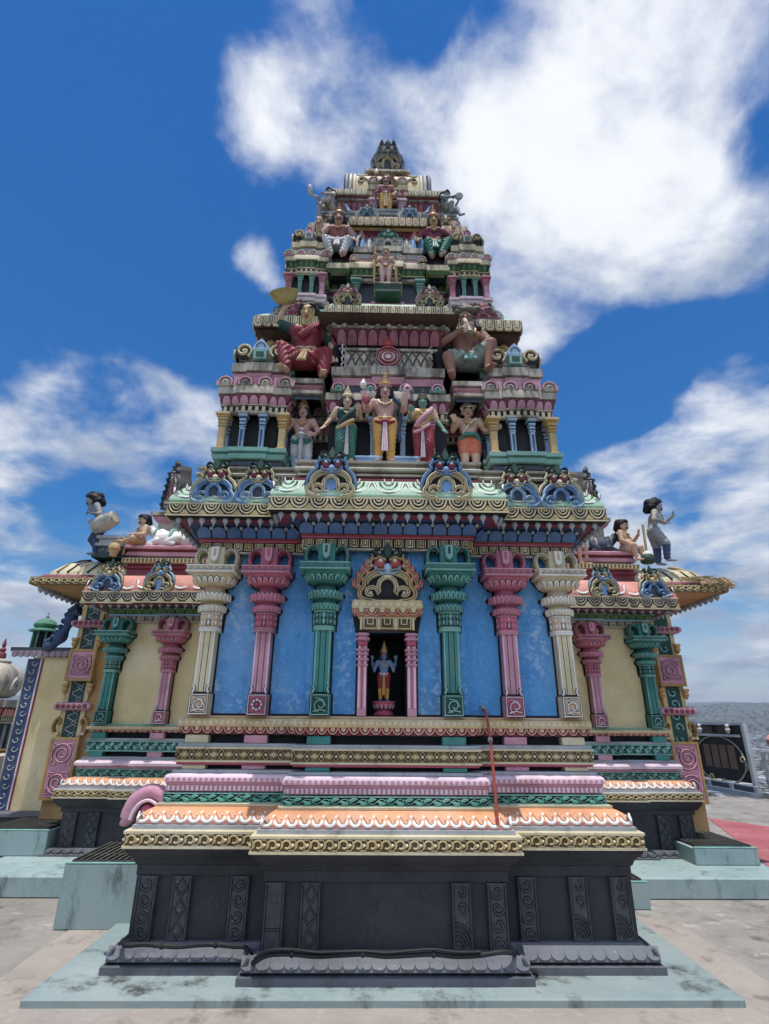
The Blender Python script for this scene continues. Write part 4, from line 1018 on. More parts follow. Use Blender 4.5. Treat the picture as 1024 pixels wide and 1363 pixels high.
# ================================================================ the low hall behind
HL=thing('temple_hall','wide low temple hall with pale yellow walls and overhanging eaves behind the tower','temple hall',(0,2,0))
HL.location=(0,0,0)
PH=lambda o:plan(o,hw=3.30,fy=.75,by=3.4,c=2.68,p=.06)
mb=MB(); mb.m(grey); mould(mb,PH,[(.2,.245),(.215,.25),(.215,.285),(.19,.29),(.17,.325),(.14,.335),(.08,.34)],False)
along(PH,.195,.286,.1,lambda fr,w,i:mb.stroke(fr,arc(0,.045,.46*w,.035,PI,2*PI,6),.012,.01),tilt=-.5)
mb.m(plinthm); mould(mb,PH,[(.1,.335),(.1,.66),(.12,.662),(.12,.705),(.14,.71),(.185,.77),(.19,.80),(.08,.802)],False)
mb.build('plinth_wall',HL)
for e in(-1,1):
    for x,k in((3.30,1),(3.06,3),(2.45,2),(2.2,1)):
        y=.65-(.06 if x<2.75 else 0); strip(0,0,.14,k,Fr((e*x,y,.34),(1,0,0)),.34,.66); bpy.data.objects[-1] if False else None
for o in [o for o in bpy.data.objects if o.parent==T and o.name.startswith('plinth_pilaster')][-8:]: o.parent=HL
band(HL,'gold_band',PH,.19,.80,.885,golddk,lambda mb,h:[(.09,p_curl(mb,h,goldp,cream),0)],cream,fillet=.012)
mb=MB(); mb.m(lgrey); mould(mb,PH,[(.2,.8855),(.17,.89),(.17,.912),(.15,.915)],False)
mb.m(salmon); mould(mb,PH,[(.15,.913),(.16,.916),(.162,.935)],False); mb.m(orange); mould(mb,PH,[(.162,.935),(.15,.955),(.12,.98),(.09,.99),(.06,.995)],False)
along(PH,.166,.922,.085,p_tongue(mb,.07,white,orange),tilt=-.6); mb.build('lotus_moulding',HL)
band(HL,'vine_band',PH,.06,.995,1.075,black,lambda mb,h:[(.13,p_vine(mb,h,paint('mid teal paint','#4fa793',grime=.3),teallt),0)],teallt,fillet=.006)
mb=MB(); mb.m(pink); mould(mb,PH,[(.03,1.075),(.06,1.078),(.07,1.1),(.05,1.104)],False); mb.m(pinklt); mould(mb,PH,[(.05,1.104),(.09,1.108),(.092,1.135),(.075,1.16),(.04,1.172)],False)
mb.m(lgrey); mould(mb,PH,[(.03,1.172),(.045,1.174),(.045,1.195),(.0,1.198)],False); mb.m(black); mould(mb,PH,[(-.05,1.19),(-.05,1.46)],False)
mb.m(lgrey); mould(mb,PH,[(-.03,1.363),(.03,1.365),(.03,1.385),(-.04,1.386)],False); mb.build('pink_ledge',HL)
band(HL,'scroll_band',PH,.02,1.25,1.36,tealdk,lambda mb,h:[(.1,p_vine(mb,h,teallt,teal),0)],teallt,fillet=.012)
mb=MB(); mb.m(black); mould(mb,PH,[(-.04,1.445),(.02,1.448)],False); mb.m(maroon); mould(mb,PH,[(.02,1.448),(.03,1.475)],False); along(PH,.028,1.449,.07,p_scallop(mb,.026,salmon,skint))
mb.m(goldp); mould(mb,PH,[(.03,1.475),(.05,1.477),(.05,1.515),(.02,1.518)],False); along(PH,.05,1.478,.035,p_bead(mb,.036,cream)); mb.m(teallt); mould(mb,PH,[(.02,1.5185),(.03,1.52),(.03,1.537),(-.1,1.539)],False); mb.build('bead_ledge',HL)
for e in(-1,1):
    for x,c in((3.20,teal),(2.52,pink)):
        y=.74-(.06 if x<2.7 else 0)
        for z0,z1 in((1.196,1.25),(1.386,1.446)): mb=MB(); mb.m(c); mb.bbox((e*x,y,(z0+z1)/2),(.16,.09,z1-z0),.004); mb.build('support_block',HL)
mb=MB(); mb.m(yellow); mould(mb,PH,[(-.03,1.535),(-.03,2.72)],False); mb.build('yellow_wall',HL)
for e in(-1,1):
    for x,tr in((3.20,(teal,tealdk,teallt)),(2.52,(pink,rose,pinklt))):
        pilaster(HL,e*x,.78-(.06 if x<2.7 else 0)-.002,1.538,*tr,s=1.02,h=.91)
mb=MB(); mb.m(stone); mould(mb,PH,[(-.02,2.69),(.02,2.692),(.025,2.705)],False); mb.m(black); mould(mb,PH,[(.025,2.705),(.025,2.765)],False); along(PH,.025,2.708,.1,p_key(mb,.055,cream,stone))
mb.m(bluelt); mould(mb,PH,[(.02,2.765),(.04,2.767),(.042,2.785),(.03,2.787)],False)
mb.m(dkgrn); mould(mb,PH,[(.03,2.787),(.05,2.8),(.1,2.85),(.12,2.86)],False); along(PH,.05,2.79,.11,p_petal(mb,.08,green,lgrey,.48,.25),tilt=.65)
mb.m(maroon); mould(mb,PH,[(.1,2.858),(.28,2.868)],False); along(PH,.22,2.868,.1,p_drop(mb,.05,lgrey)); mb.build('green_lotus_frieze',HL)
band(HL,'eave_band',PH,.285,2.87,3.01,golddk,lambda mb,h:[(.17,p_arcs(mb,h,stone,cream),0)],cream,fillet=.012)
mb=MB(); mb.m(salmon); mould(mb,PH,[(.295,3.012),(.28,3.02),(.285,3.05),(.25,3.12),(.2,3.19),(.15,3.24),(.06,3.26)])
def saltongue(fr,w,i):
    mb.m(white); mb.stroke(fr,[(x*w,y) for x,y in [(-.44,.15)]+arc(0,.11,.4,.09,PI,2*PI,8)+[(.44,.15)]],.035,.008)
along(PH,.292,3.03,.22,saltongue,tilt=-.55); mb.build('rolled_cornice',HL)
for e in(-1,1):
    gable('gable_ornament',HL,(e*3.32,.46,3.02),.36,blue,bluelt,slate,tip=cream,maskc=cream,eye=gold,crest=dkgrn,lean=-.12)
    gable('gable_ornament',HL,(e*2.68,.40,3.02),.36,cream,cream,blue,tip=bluelt,maskc=blue,eye=gold,crest=dkgrn,lean=-.12)
PT=lambda o:rect(o,-3.35,3.35,.95,3.4)
mb=MB(); mb.m(golddk); mould(mb,PT,[(.02,3.2),(.02,3.30),(.05,3.305),(.05,3.33),(.0,3.335)],False); mb.m(maroon); mould(mb,PT,[(.0,3.335),(.0,3.42),(.03,3.425),(.04,3.45),(.0,3.455),(.0,3.49)],False)
mb.m(cream); mould(mb,PT,[(.0,3.49),(.06,3.495),(.06,3.555),(-.1,3.56)]); mb.m(golddk); along(PT,.06,3.5,.05,p_bar(mb,.05,golddk)); mb.build('roof_ledge',HL)
for e in(-1,1):
    mb=MB(); B=lambda o:rect(o,*sorted((e*1.6,e*3.42)),1.02,1.9)
    mb.m(bluedk); mould(mb,B,[(-.03,3.555),(-.03,3.62)],False); mb.m(pink); mould(mb,B,[(-.03,3.62),(.02,3.622),(.0,3.67),(.0,3.675)],False); mb.m(maroon); mould(mb,B,[(.0,3.675),(-.01,3.70),(.02,3.71)],False); mb.m(pink); mould(mb,B,[(.02,3.71),(.04,3.72),(.04,3.75),(.02,3.765)]); mb.build('roof_bench',HL)
# small stepped roof shrines with a gable turned outwards
for e in(-1,1):
    mb=MB(); B=lambda o:rect(o,*sorted((e*2.3,e*3.28)),1.5,2.4); Z0=.24
    mb.m(slate); mould(mb,B,[(-.02,3.56),(-.02,4.0)],False); mb.m(stone); mould(mb,B,[(-.02,4.0),(.03,4.01),(.04,4.06),(.0,4.08),(.0,4.26)],False)
    mb.m(pink); mould(mb,B,[(.0,4.26),(.05,4.30),(.07,4.34),(.03,4.35)],False); mb.m(stone); mould(mb,B,[(.03,4.35),(.09,4.355),(.09,4.41),(.0,4.42)]); mb.m(lgrey); B2=lambda o:B(o-.06); mould(mb,B2,[(-.02,4.42),(-.02,4.50),(.03,4.52),(.05,4.55),(.0,4.57)]); mb.m(stone); mould(mb,B2,[(-.05,4.57),(.04,4.575),(.04,4.63),(.0,4.64)])
    mb.m(mint); mould(mb,B2,[(-.02,4.64),(-.08,4.74),(-.2,4.80)]); mb.build('roof_shrine',HL)
    gable('gable_ornament',HL,(e*3.15,1.56,4.64),.52,pink,stone,slate,tip=slate,crest=slate,maskc=pinklt,eye=maroon,rz=e*.95,ht=1.15,depth=.16)
    mb=MB(); mb.m(slate); mb.tube(bez([(e*3.34,1.85,4.6),(e*3.32,1.80,4.85),(e*3.27,1.74,5.1),(e*3.2,1.68,5.3)],5),[.10]*6+[.08]*5+[.05]*4+[.02],8)
    for k in range(6): mb.ell((e*(3.40-.018*k),1.76-.02*k,4.66+.095*k),(.03,.03,.03),7,5)
    mb.build('crest_horn',HL)
# big outer roof
mb=MB(); PO=lambda o:rect(o,-4.4,4.4,.92,4.6)
mb.m(ochre); mould(mb,PO,[(-.9,3.12),(-.02,3.185)],False); mb.m(golddk); mould(mb,PO,[(.06,3.175),(.09,3.177),(.09,3.272),(.02,3.28)],False)
along(PO,.09,3.18,.10,p_curl(mb,.085,goldp,cream)); mb.m(ochre); mould(mb,PO,[(-.02,3.185),(.06,3.176)],False)
mb.m(maroon); mould(mb,PO,[(.02,3.28),(.03,3.285),(-.02,3.33),(-.05,3.335)],False); mb.build('outer_eave',HL)
mb=MB(); mb.m(cream); mould(mb,PO,[(-.05,3.335),(-.06,3.38),(-.18,3.52),(-.34,3.60),(-.5,3.61)])
for e in(-1,1):
    for k in range(12):
        y0=1.05+.27*k
        mb.m(black if e<0 else goldp); mb.tube([(e*4.36,y0,3.37),(e*4.25,y0+.06,3.50),(e*4.1,y0+.14,3.585),(e*4.0,y0+.2,3.615)],.014,5)
    for k in range(5):
        x0=4.25-.13*k; mb.m((golddk,black,cream,black,bluelt)[k]); mb.tube([(e*x0,.96,3.37),(e*(x0-.05),1.08,3.50),(e*(x0-.12),1.24,3.59),(e*(x0-.2),1.4,3.615)],.013,5)
mb.m(ochre)
mb.build('petal_roof',HL)
for e in(-1,1):
    mb=MB(); mb.m(lgrey); mb.box((e*4.44,2.65,3.18),(.07,3.4,.012))
    for k in range(26): mb.lathe((e*4.44,1.02+.13*k,3.10),[(.004,0),(.03,.03),(.04,.06),(.02,.085)],8)
    mb.build('drop_fringe',HL)
# straw laid over the right hand eave
straw=paint('dry straw','#b99a63',grime=.5,var=.25,thr=.5,scale=3)
mb=MB(); rs=random.Random(3); mb.m(straw)
mb2=MB(); mb2.m(straw); mb2.ring([[(3.95,.81,3.315),(4.48,.805,3.285),(4.49,.83,3.32),(3.95,.84,3.345)],[(4.0,1.04,3.47),(4.36,1.06,3.45),(4.36,1.08,3.48),(4.0,1.06,3.50)]])
hang=MB(); hang.m(straw); side_=MB(); side_.m(straw); mat_=mb
for k in range(262):
    t=rs.random(); x=4.02+.38*rs.random(); y=.82+.08*t; z=3.30+.06*t+.02*rs.random()
    if k<150: x,y,z=4.15+.36*rs.random(),.79+.02*rs.random(),3.30+.04*rs.random(); a=(x,y+.08,z+.05); b=(x+rs.uniform(-.05,.09),y-.03,z-.04-.08*rs.random()*(1 if x>4.3 else .4))
    elif k<210: x,y,z=4.49,.8+1.2*rs.random(),3.3; a=(x-.06,y,z+.03); b=(x+.05*rs.random(),y+rs.uniform(-.05,.05),z-.05-.06*rs.random())
    else: a=(x-.12,y,z+rs.uniform(0,.02)); b=(x+.12,y+rs.uniform(-.04,.04),z+rs.uniform(-.02,.03))
    (hang if k<150 else side_ if k<210 else mat_).tube([a,b],.005,4)
mat_.build('straw_cover',HL); hang.build('hanging_straw',HL); side_.build('hanging_straw',HL)
# ochre corner piers with carved panels
mb=MB(); mb.m(ochre); mb.box((-.04,2.25,1.66),(7.70,2.3,2.92)); mb.m(plinthm); mb.box((0,2.25,.16),(7.7,2.2,.2)); mb.build('hall_body',HL)
for e in(-1,1):
    x=-3.73 if e<0 else 3.655; y=1.10; f=Fr((x,y,0),(1,0,0))
    mb=MB()
    mb.m(goldp)
    for u in(-.115,.115): mb.box((u,1.99,.012),(.05,2.2,.03),f)
    mb.m(tealdk); mb.box((0,1.99,.006),(.17,2.2,.012),f)
    mb.m(teallt if e>0 else lgrey)
    for k in range(16):
        c=1.0+.135*k
        if e>0: mb.stroke(f.at(0,0,.012),spiral(0,c,.06,.012,PI*(k%2)-.5,PI*(k%2)-.5+PI*1.7,10),.022,.014)
        else: mb.stroke(f.at(0,0,.012),[(-.06,c-.06),(.06,c),(-.06,c+.06)],.02,.014); mb.stroke(f.at(0,0,.012),[(.06,c-.04),(-.01,c),(.06,c+.04)],.016,.012)
    mb.build('carved_strip',HL)
    for z0,z1,hw in((.72,1.38,.165),(2.02,2.40,.165)):
        mb=MB(); mb.m(goldp); mb.box((0,(z0+z1)/2,.03),(2*hw,z1-z0,.07),f); g=f.at(0,0,.065)
        for s_ in(-1,1): mb.m(ochre); mb.box((s_*(hw-.014),(z0+z1)/2,.008),(.028,z1-z0,.02),g); mb.box((0,(z0 if s_<0 else z1)-s_*.014,.0085),(2*hw,.028,.02),g)
        mb.m(pink); mb.box((0,(z0+z1)/2,.004),(2*hw-.06,z1-z0-.06,.014),g); cy=(z0+z1)/2
        n_=1 if z1-z0<.5 else 2
        for k in range(n_):
            c=cy if n_==1 else z0+.03+(z1-z0-.06)*(k+.5)/2
            mb.m(pink); S9=spiral(e*.0,c,.128,.02,PI*(.2+k),PI*(.2+k)+e*PI*4.4,40); mb.stroke(g.at(0,0,.01),S9,.021,.018)
            for q in range(4):
                a=PI*.25+PI*.5*q; mb.stroke(g.at(0,0,.009),[(.115*math.cos(a-.3),c+.115*math.sin(a-.3)),(.155*math.cos(a),c+.155*math.sin(a)),(.115*math.cos(a+.35),c+.12*math.sin(a+.35))],.018,.014)
        mb.build('carved_panel',HL)
    for z in(1.73,2.72):
        mb=MB(); mb.m(pink); B=lambda o:rect(o,x-.19,x+.19,1.03,1.2)
        mould(mb,B,[(-.02,z-.05),(.0,z-.045),(.03,z-.02),(.03,z+.02),(.0,z+.04),(-.02,z+.042)]); mb.m(maroon)
        for k in range(6): mb.dome(Fr((x-.16+.064*k,1.0,z),(1,0,0)),(0,0),.025,.022,.012,seg=8,rows=2)
        mb.build('pier_collar',HL)
    for u in(-.15,.15):
        for z in(1.92,2.47):
            mb=MB(); mb.m(gold); mb.lathe((x+u,1.06,z-.06),[(.005,0),(.025,.03),(.04,.06),(.03,.09),(.045,.1),(.045,.13)],10); mb.build('pot_ornament',HL)
        mb=MB(); mb.m(ochre); mb.stroke(f.at(u,1.50,.0),bez([(u*.2,-.08),(u*.35,.0),(u*.1,.09),(-u*.2,.07),(-u*.1,.02)],5),.035,.06); mb.m(goldp); mb.box((u,1.42,.03),(.09,.03,.07),f); mb.build('pier_scroll',HL)

# ================================================================ ground
def S_(mb,name,parent=None):
    o=mb.build(name,parent); o['kind']='structure'; return o
concrete=paint('roof concrete','#958e84',rough=.85,grime=.85,grimec='#4f4a43',scale=.35,thr=.5,var=.22,second='#7b766e',bump=.6,chips=('#c9c3b8',5,.55,.5))
redfl=paint('red floor paint','#b0565a',rough=.8,grime=.6,grimec='#5a3a38',var=.3,scale=.4,second='#9a4148',chips=('#b7a49a',4,.6,.7))
mb=MB(); mb.m(concrete); mb.box((0,-1.5,-.05),(17.2,17.0,.3)); S_(mb,'terrace_floor')
mb=MB(); mb.m(paint('pale cement apron','#a2978a',rough=.85,grime=.75,grimec='#5e564d',scale=.45,thr=.51,var=.2,second='#93897e',bump=.6)); mb.box((.0,-1.75,.102),(4.75,2.2,.004)); S_(mb,'cement_apron')
for o in ():pass
mb=MB(); mb.m(paint('far house wall','#b9b2a5')); mb.box((0,-1.5,-8.1),(17.0,16.8,15.8)); S_(mb,'terrace_building')
padm=paint('stained turquoise pad','#7e9391',grime=.95,grimec='#2f2c26',rough=.75,var=.2,thr=.50,second='#93a29e',scale=.45,bump=.5)
mb=MB(); mb.m(padm); mb.bbox((0,-.95,.12),(4.06,2.36,.05),.008); mb.bbox((0,-.6,.118),(3.7,2.2,.048),.004)
S_(mb,'tower_pad')
mb=MB(); mb.m(turq); mb.bbox((0,1.4,.185),(7.72,3.16,.17),.012); S_(mb,'hall_slab')
mb=MB(); mb.m(redfl)
mb.add([(5.55,4.2,.106),(4.9,2.45,.106),(4.3,.9,.106),(4.1,-.2,.106),(7.9,-.2,.106),(7.9,2.9,.106),(6.3,3.1,.106)],[(0,1,2,3,4,5,6)]); S_(mb,'red_floor_strip')
grate=paint('dark iron grate','#55554f',rough=.6,grime=.6)
def drain(name,label,x0,x1,y0,y1,z0,z1,mode=0):
    D_=thing(name,label,'drain box',((x0+x1)/2,(y0+y1)/2,z0)); hx,hy,h=(x1-x0)/2,(y1-y0)/2,z1-z0
    mb=MB(); mb.m(turq); mb.bbox((0,0,h/2),(2*hx,2*hy,h),.008); mb.m(teallt); mb.bbox((0,-hy+.012,h+.004),(2*hx,.025,.012),.003); mb.build('housing',D_)
    mb=MB(); mb.m(black); mb.box((0,0,h+.003),(2*hx-.06,2*hy-.06,.004)); mb.m(grate)
    n=int(2*hx/.05)
    for k in range(n): mb.box((-hx+.05+(2*hx-.1)*k/(n-1),0,h+.014),(.018,2*hy-.07,.02))
    for k in range(4): mb.box((0,-hy+.05+(2*hy-.1)*k/3,h+.01),(2*hx-.07,.02,.012))
    mb.build('grating',D_)
drain('drain_box','tall turquoise drain box with a grating top against the left side of the plinth',-2.50,-1.66,-.95,-.22,.1,.53)
drain('drain_box','turquoise drain box on the slab at the far left beside the yellow building',-4.15,-3.46,.55,1.3,.27,.50)
drain('drain_box','small turquoise drain box beside the right side of the plinth',1.74,2.31,-.46,-.19,.1,.30)
drain('drain_box','turquoise drain box on the slab at the right end of the hall',3.15,3.80,.27,1.07,.27,.42)
# ================================================================ things by the tower
mb=MB(); rust=paint('rusty red pipe','#a8442e',grime=.4)
mb.m(rust); mb.tube([(.735,-1.60,1.68),(.735,-1.70,1.66),(.735,-1.80,1.5),(.732,-1.87,1.2),(.725,-1.93,.965)],.011,8)
mb.m(lgrey); mb.tube([(.735,-1.56,1.70),(.735,-1.62,1.695)],.016,8); mb.lathe((.735,-1.80,1.46),[(.015,0),(.017,.015),(.015,.03)],8)
tag(mb.build('pipe'),'thin rusty red pipe running down from a hole in the blue wall','pipe')
mb=MB(); mb.m(hairm); rs=random.Random(5)
pts=[(-1.64,-1.80,.31)]+[(-1.6+.11*k,-1.845,.296+.006*math.sin(k*1.7)) for k in range(7)]+[(-.86,-1.86,.29),(-.80,-1.92,.25),(-.78,-1.99,.262)]+[(-.7+.14*k,-2.0,.300+.006*math.sin(k*2.1)) for k in range(10)]+[(.68,-2.0,.315),(.76,-1.97,.30),(.80,-1.88,.25),(.86,-1.86,.19),(.93,-1.86,.16)]
mb.tube(bez(pts,4),.013,8); pts2=[(x,y-.008,z+.022+.004*math.sin(i)) for i,(x,y,z) in enumerate(pts[10:21])]; mb.tube(bez(pts2,4),.008,6)
for p in pts[3:21:3]: mb.tube([(p[0]-.008,p[1],p[2]),(p[0]+.008,p[1],p[2])],.019,8)
tag(mb.build('cable'),'black cable draped along the foot of the black plinth','cable')
mb=MB(); mb.m(pink)
f=Fr((-1.66,-1.60,1.0),(1,0,0))
pth=bez([(.10,.07),(.0,.115),(-.09,.08),(-.14,.0),(-.155,-.06),(-.18,-.055)],6)
mb.tube([f.p(a,b) for a,b in pth],[.05]*12+[.052]*6+[.05]*6+[.045]*6+[.03],12)
for q in(.0,.03): mb.m(pinklt if q else rose); mb.tube([f.p(a*.72-.005,b*.72-.02,.035+q*.3) for a,b in pth[:24]],.012,6)
mb.m(rose); mb.dome(f,(-.02,-.01),.05,.05,.05)
mb.build('spout',T)
# ---- yellow annexe on the left
A=thing('yellow_annexe','plain pale yellow annexe with a scalloped purple fascia left of the hall','building',(-4.4,1.8,.1))
def loc(o,p): o.location=(-p.location[0],-p.location[1],-p.location[2]); return o
mb=MB(); mb.m(yellow); mb.box((-4.02,3.6,1.4),(1.56,3.6,1.95)); loc(mb.build('wall',A),A)
mb=MB(); mb.m(grey); mb.bbox((-4.1,3.5,.48),(1.9,3.8,.05),.01); mb.m(plinthm); mb.bbox((-4.1,3.52,.28),(1.84,3.75,.36),.01); loc(mb.build('base',A),A)
mb=MB(); f=Fr((-4.765,1.797,.51),(1,0,0)); mb.m(bluedk); mb.box((0,.92,.0),(.16,1.84,.02),f); mb.m(lgrey)
for k in range(17): mb.stroke(f.at(0,0,.01),spiral(0,.06+.108*k,.05,.01,PI*(k%2),PI*(k%2)+PI*1.6*(1 if k%2 else -1),8),.02,.01)
mb.m(stone); mb.box((-.088,.92,.002),(.018,1.84,.026),f); mb.m(pinklt); mb.box((.09,.92,.002),(.02,1.84,.026),f); mb.m(maroon); mb.box((.108,.92,.002),(.014,1.84,.022),f); loc(mb.build('vine_border',A),A)
mb=MB(); lil=paint('lilac fascia','#9a8294',grime=.4); mb.m(slate); mb.box((-4.35,3.58,2.475),(1.5,3.7,.05)); mb.m(lil)
for k in range(17): mb.fill(Fr((-5.03+.085*k,1.745,2.37),(1,0,0)),[(-.042,.085),(-.04,.02),(-.02,.0),(.02,.0),(.04,.02),(.042,.085)],.02,.1,0,True)
loc(mb.build('fascia',A),A)
mb=MB(); mb.m(blue); pts=bez([(-4.62,1.75,2.5),(-4.5,1.72,2.56),(-4.40,1.70,2.72),(-4.32,1.68,2.92),(-4.22,1.66,3.0)],5); mb.m(bluedk); mb.tube(pts,[.07+.02*math.sin(i) for i in range(len(pts))],10)
for p in pts[2::2]: mb.ell((p[0]-.06,p[1]-.02,p[2]+.05),(.04,.04,.04),8,6)
loc(mb.build('scalloped_crest',A),A)
L_=thing('roof_lantern','small green domed lantern turret on the roof of the yellow annexe','lantern turret',(-4.98,2.2,2.5))
grl=paint('bright green roof paint','#4f9a78',grime=.3)
mb=MB(); mb.m(black); mb.lathe((0,0,0),[(.12,0),(.115,.28)],8); mb.m(grl)
for k in range(8): a=2*PI*(k+.5)/8+PI/8; mb.tube([(.135*math.cos(a),.135*math.sin(a),0),(.13*math.cos(a),.13*math.sin(a),.28)],.014,6)
mb.build('window_drum',L_)
mb=MB(); mb.m(grl); mb.lathe((0,0,.27),[(.15,0),(.2,.01),(.205,.03),(.16,.045),(.125,.06),(.15,.075),(.16,.11),(.13,.16),(.07,.195),(.03,.21)],8); mb.m(teallt); mb.lathe((0,0,.275),[(.2,.0),(.209,.012),(.2,.022)],8); mb.build('dome',L_)
mb=MB(); mb.m(lgrey); mb.lathe((0,0,.47),[(.03,0),(.02,.02),(.03,.035),(.012,.05),(.014,.065),(.003,.1)],8); mb.build('finial',L_)
# ---- distant shrine
D2=thing('distant_shrine','weathered cream domed shrine with a dark finial at the far left edge','shrine',(-6.85,4.2,.1)); D2.scale=(.72,.72,.98)
mb=MB(); mb.m(stone); Qs=lambda h_:(lambda o:plan(o,hw=h_,fy=-h_,by=h_,c=h_*.45,p=.05,q=.05))
mould(mb,Qs(.5),[(.3,0),(.3,.3),(.1,.35),(.1,.9),(.0,.95)],True); mb.build('base',D2)
mb=MB(); mb.m(slate); mb.box((0,0,1.2),(.8,.8,.6)); mb.m(lgrey)
for x in(-.4,-.15,.15,.4): mb.bbox((x,-.42,1.15),(.06,.06,.5),.01); mb.bbox((.42,x,1.15),(.06,.06,.5),.01)
mb.m(ochre); mould(mb,Qs(.42),[(-.02,.95),(.08,.97),(.1,1.0),(-.05,1.02)]); mb.build('columns',D2)
mb=MB(); mb.m(stone); z=1.42
entab(mb,Qs(.46),z,1.4,salmon,maroon,corn=stone,h3=.1); mb.build('entablature',D2)
mb=MB(); mb.m(stone); mb.lathe((0,0,1.85),[(.3,0),(.42,.05),(.5,.18),(.52,.3),(.47,.45),(.36,.55),(.2,.6),(.22,.64),(.1,.68)],24,.3); mb.build('dome',D2)
for rz in(0,1): medallion('medallion',D2,(0,-.52,1.98) if rz==0 else (.52,0,1.98),.34,cream,lgrey,rz*PI/2)
mb=MB(); mb.m(maroon); mb.lathe((0,0,2.5),[(.06,0),(.11,.06),(.1,.12),(.05,.16),(.08,.2),(.03,.24),(.05,.28),(.01,.4)],10); mb.build('finial',D2)
# ---- carved gate panel and railing at the right hand edge
G=thing('carved_panel_gate','dark brown slatted gate panel with a pale oval outline at the terrace edge','gate',(8.1,8.0,.1))
g0,g1=Vector((8.25,6.84,0)),Vector((8.0,10.2,0)); gu=(g0-g1).normalized(); gf=Fr((g1.x-8.1,g1.y-8.0,0),gu); LN=(g0-g1).length
wood=paint('dark brown slats','#4a3426',grime=.3); woodl=paint('mid brown boards','#7b563b',grime=.3); white2=paint('white metal frame','#b9bcbc',grime=.3); dk=paint('dark backing board','#231d1b',grime=.2)
mb=MB(); mb.m(dk); mb.box((LN/2,.86,0),(LN,1.2,.03),gf)
mb.m(wood)
for k in range(13): mb.box((LN*.20,.30+.09*k,.03),(LN*.39,.065,.03),gf)
mb.build('slat_panel',G)
mb=MB(); mb.m(white2); mb.box((LN/2,1.475,.01),(LN,.05,.07),gf); mb.box((LN-.03,.76,.01),(.09,1.42,.09),gf); mb.box((LN*.70,1.22,.05),(LN*.5,.05,.05),gf); mb.box((LN*.2,.42,.055),(LN*.3,.04,.04),gf); mb.build('frame',G)
for k in range(4): mb=MB(); mb.m(woodl); mb.box((LN*(.58+.085*k),.76,.035),(LN*.065,.5,.03),gf); mb.build('board',G)
for u in(.45,.62,.80): mb=MB(); mb.m(wood); mb.box((LN*u,1.34,.03),(LN*.12,.15,.03),gf); mb.build('short_board',G)
mb=MB(); mb.m(paint('pale beige metal','#a59f86',grime=.2)); mb.stroke(gf.at(LN*.70,.68,.03),[(LN*.25*x,.52*y) for x,y in arc(0,0,1,1,-1.2,PI*2-2.2,26)],.03,.03)
mb.stroke(gf.at(LN*.70,.68,.03),[(LN*.25*x,.52*y) for x,y in((.36,-.93),(.7,-.7),(1.08,-.2),(1,.05))],.03,.03)
mb.m(goldp)
for u,v in((.47,.72),(.93,.72),(.58,.28),(.70,.2)): mb.stroke(gf.at(LN*u,v,.04),spiral(0,0,.09,.02,0,PI*1.8,10),.035,.03)
mb.build('oval_outline',G)
mb=MB(); mb.m(white2)
for u in(.56,.86): mb.lathe(gf.p(LN*u,1.26,.08),[(.02,0),(.05,.05),(.06,.09),(.03,.14),(.05,.17),(.01,.22)],10)
mb.build('lamp_ornament',G)
RL=thing('terrace_railing','pale metal railing on a low kerb along the right edge of the terrace','railing',(8.3,6,.1))
mb=MB(); mb.m(lgrey); mb.bbox((0,0,.06),(.25,9.,.12),.01); loc_=mb.build('kerb',RL)
mb=MB(); mb.m(white2)
for y in np.arange(-4.4,4.5,.8): mb.box((0,y,.5),(.06,.06,.8))
for z in(.3,.9): mb.box((0,0,z),(.05,8.9,.05))
for y in np.arange(-4.3,4.4,.12): mb.box((0,y,.6),(.018,.018,.58))
mb.build('bars',RL)
RL.location=(8.42,2.3,.1)
KW=thing('low_kerb_wall','low pale kerb wall with dark panels in front of the carved gate','kerb wall',(7.95,8.0,.1))
mb=MB(); mb.m(lgrey); kf=Fr((.15,-1.2,0),(-.06,1,0)); 
mb.box((1.4,.05,0),(3.2,.1,.12),kf); mb.box((1.4,.22,0),(3.2,.03,.05),kf)
for k in range(5): mb.box((-.15+.78*k,.12,0),(.1,.22,.11),kf)
mb.build('posts',KW); mb=MB(); mb.m(slate); mb.box((1.4,.14,0),(3.1,.13,.02),kf); mb.build('dark_panels',KW)
DM=thing('orange_finial','small orange domed finial on a post beyond the right hand railing','finial',(9.3,7.4,-.5))
mb=MB(); mb.m(stone); mb.bbox((0,0,.75),(.25,.25,1.5),.02); mb.build('post',DM); mb=MB(); mb.m(salmon); mb.lathe((0,0,1.5),[(.16,0),(.19,.04),(.12,.08),(.2,.14),(.22,.24),(.16,.33),(.05,.38),(.01,.5)],16); mb.build('dome',DM)
# ================================================================ far country
veg=paint('hillside vegetation','#3f4e38',rough=.95,grime=.5,scale=.004,var=.3,second='#6a6850',grimec='#2c3a24',spec=.1)
nx,ny=90,46; rs=np.random.RandomState(4); mb=MB(); mb.m(veg); vs=[]
ph=rs.rand(12)*6.28
def terr(x,y):
    r_=math.hypot(x,y); t=min(1,max(0,(r_-1900)/2300)); t=t*t*(3-2*t)
    h=-66+ (178+16*math.sin(x*.0017+1)+12*math.sin(x*.0049+y*.0008)+7*math.sin(x*.011+ph[0]))*t*(1+.35*min(1,max(0,(r_-4200)/2500)))
    return h+4*math.sin(x*.013+ph[1])*math.sin(y*.011+ph[2])
for j in range(ny+1):
    for i in range(nx+1):
        a=(i/nx)*2*PI; r_=14*(7500/14)**(j/ny); x,y=r_*math.sin(a),r_*math.cos(a); vs.append((x,y,terr(x,y) if r_>60 else -16+ (terr(x,y)+16)*max(0,(r_-14)/46)))
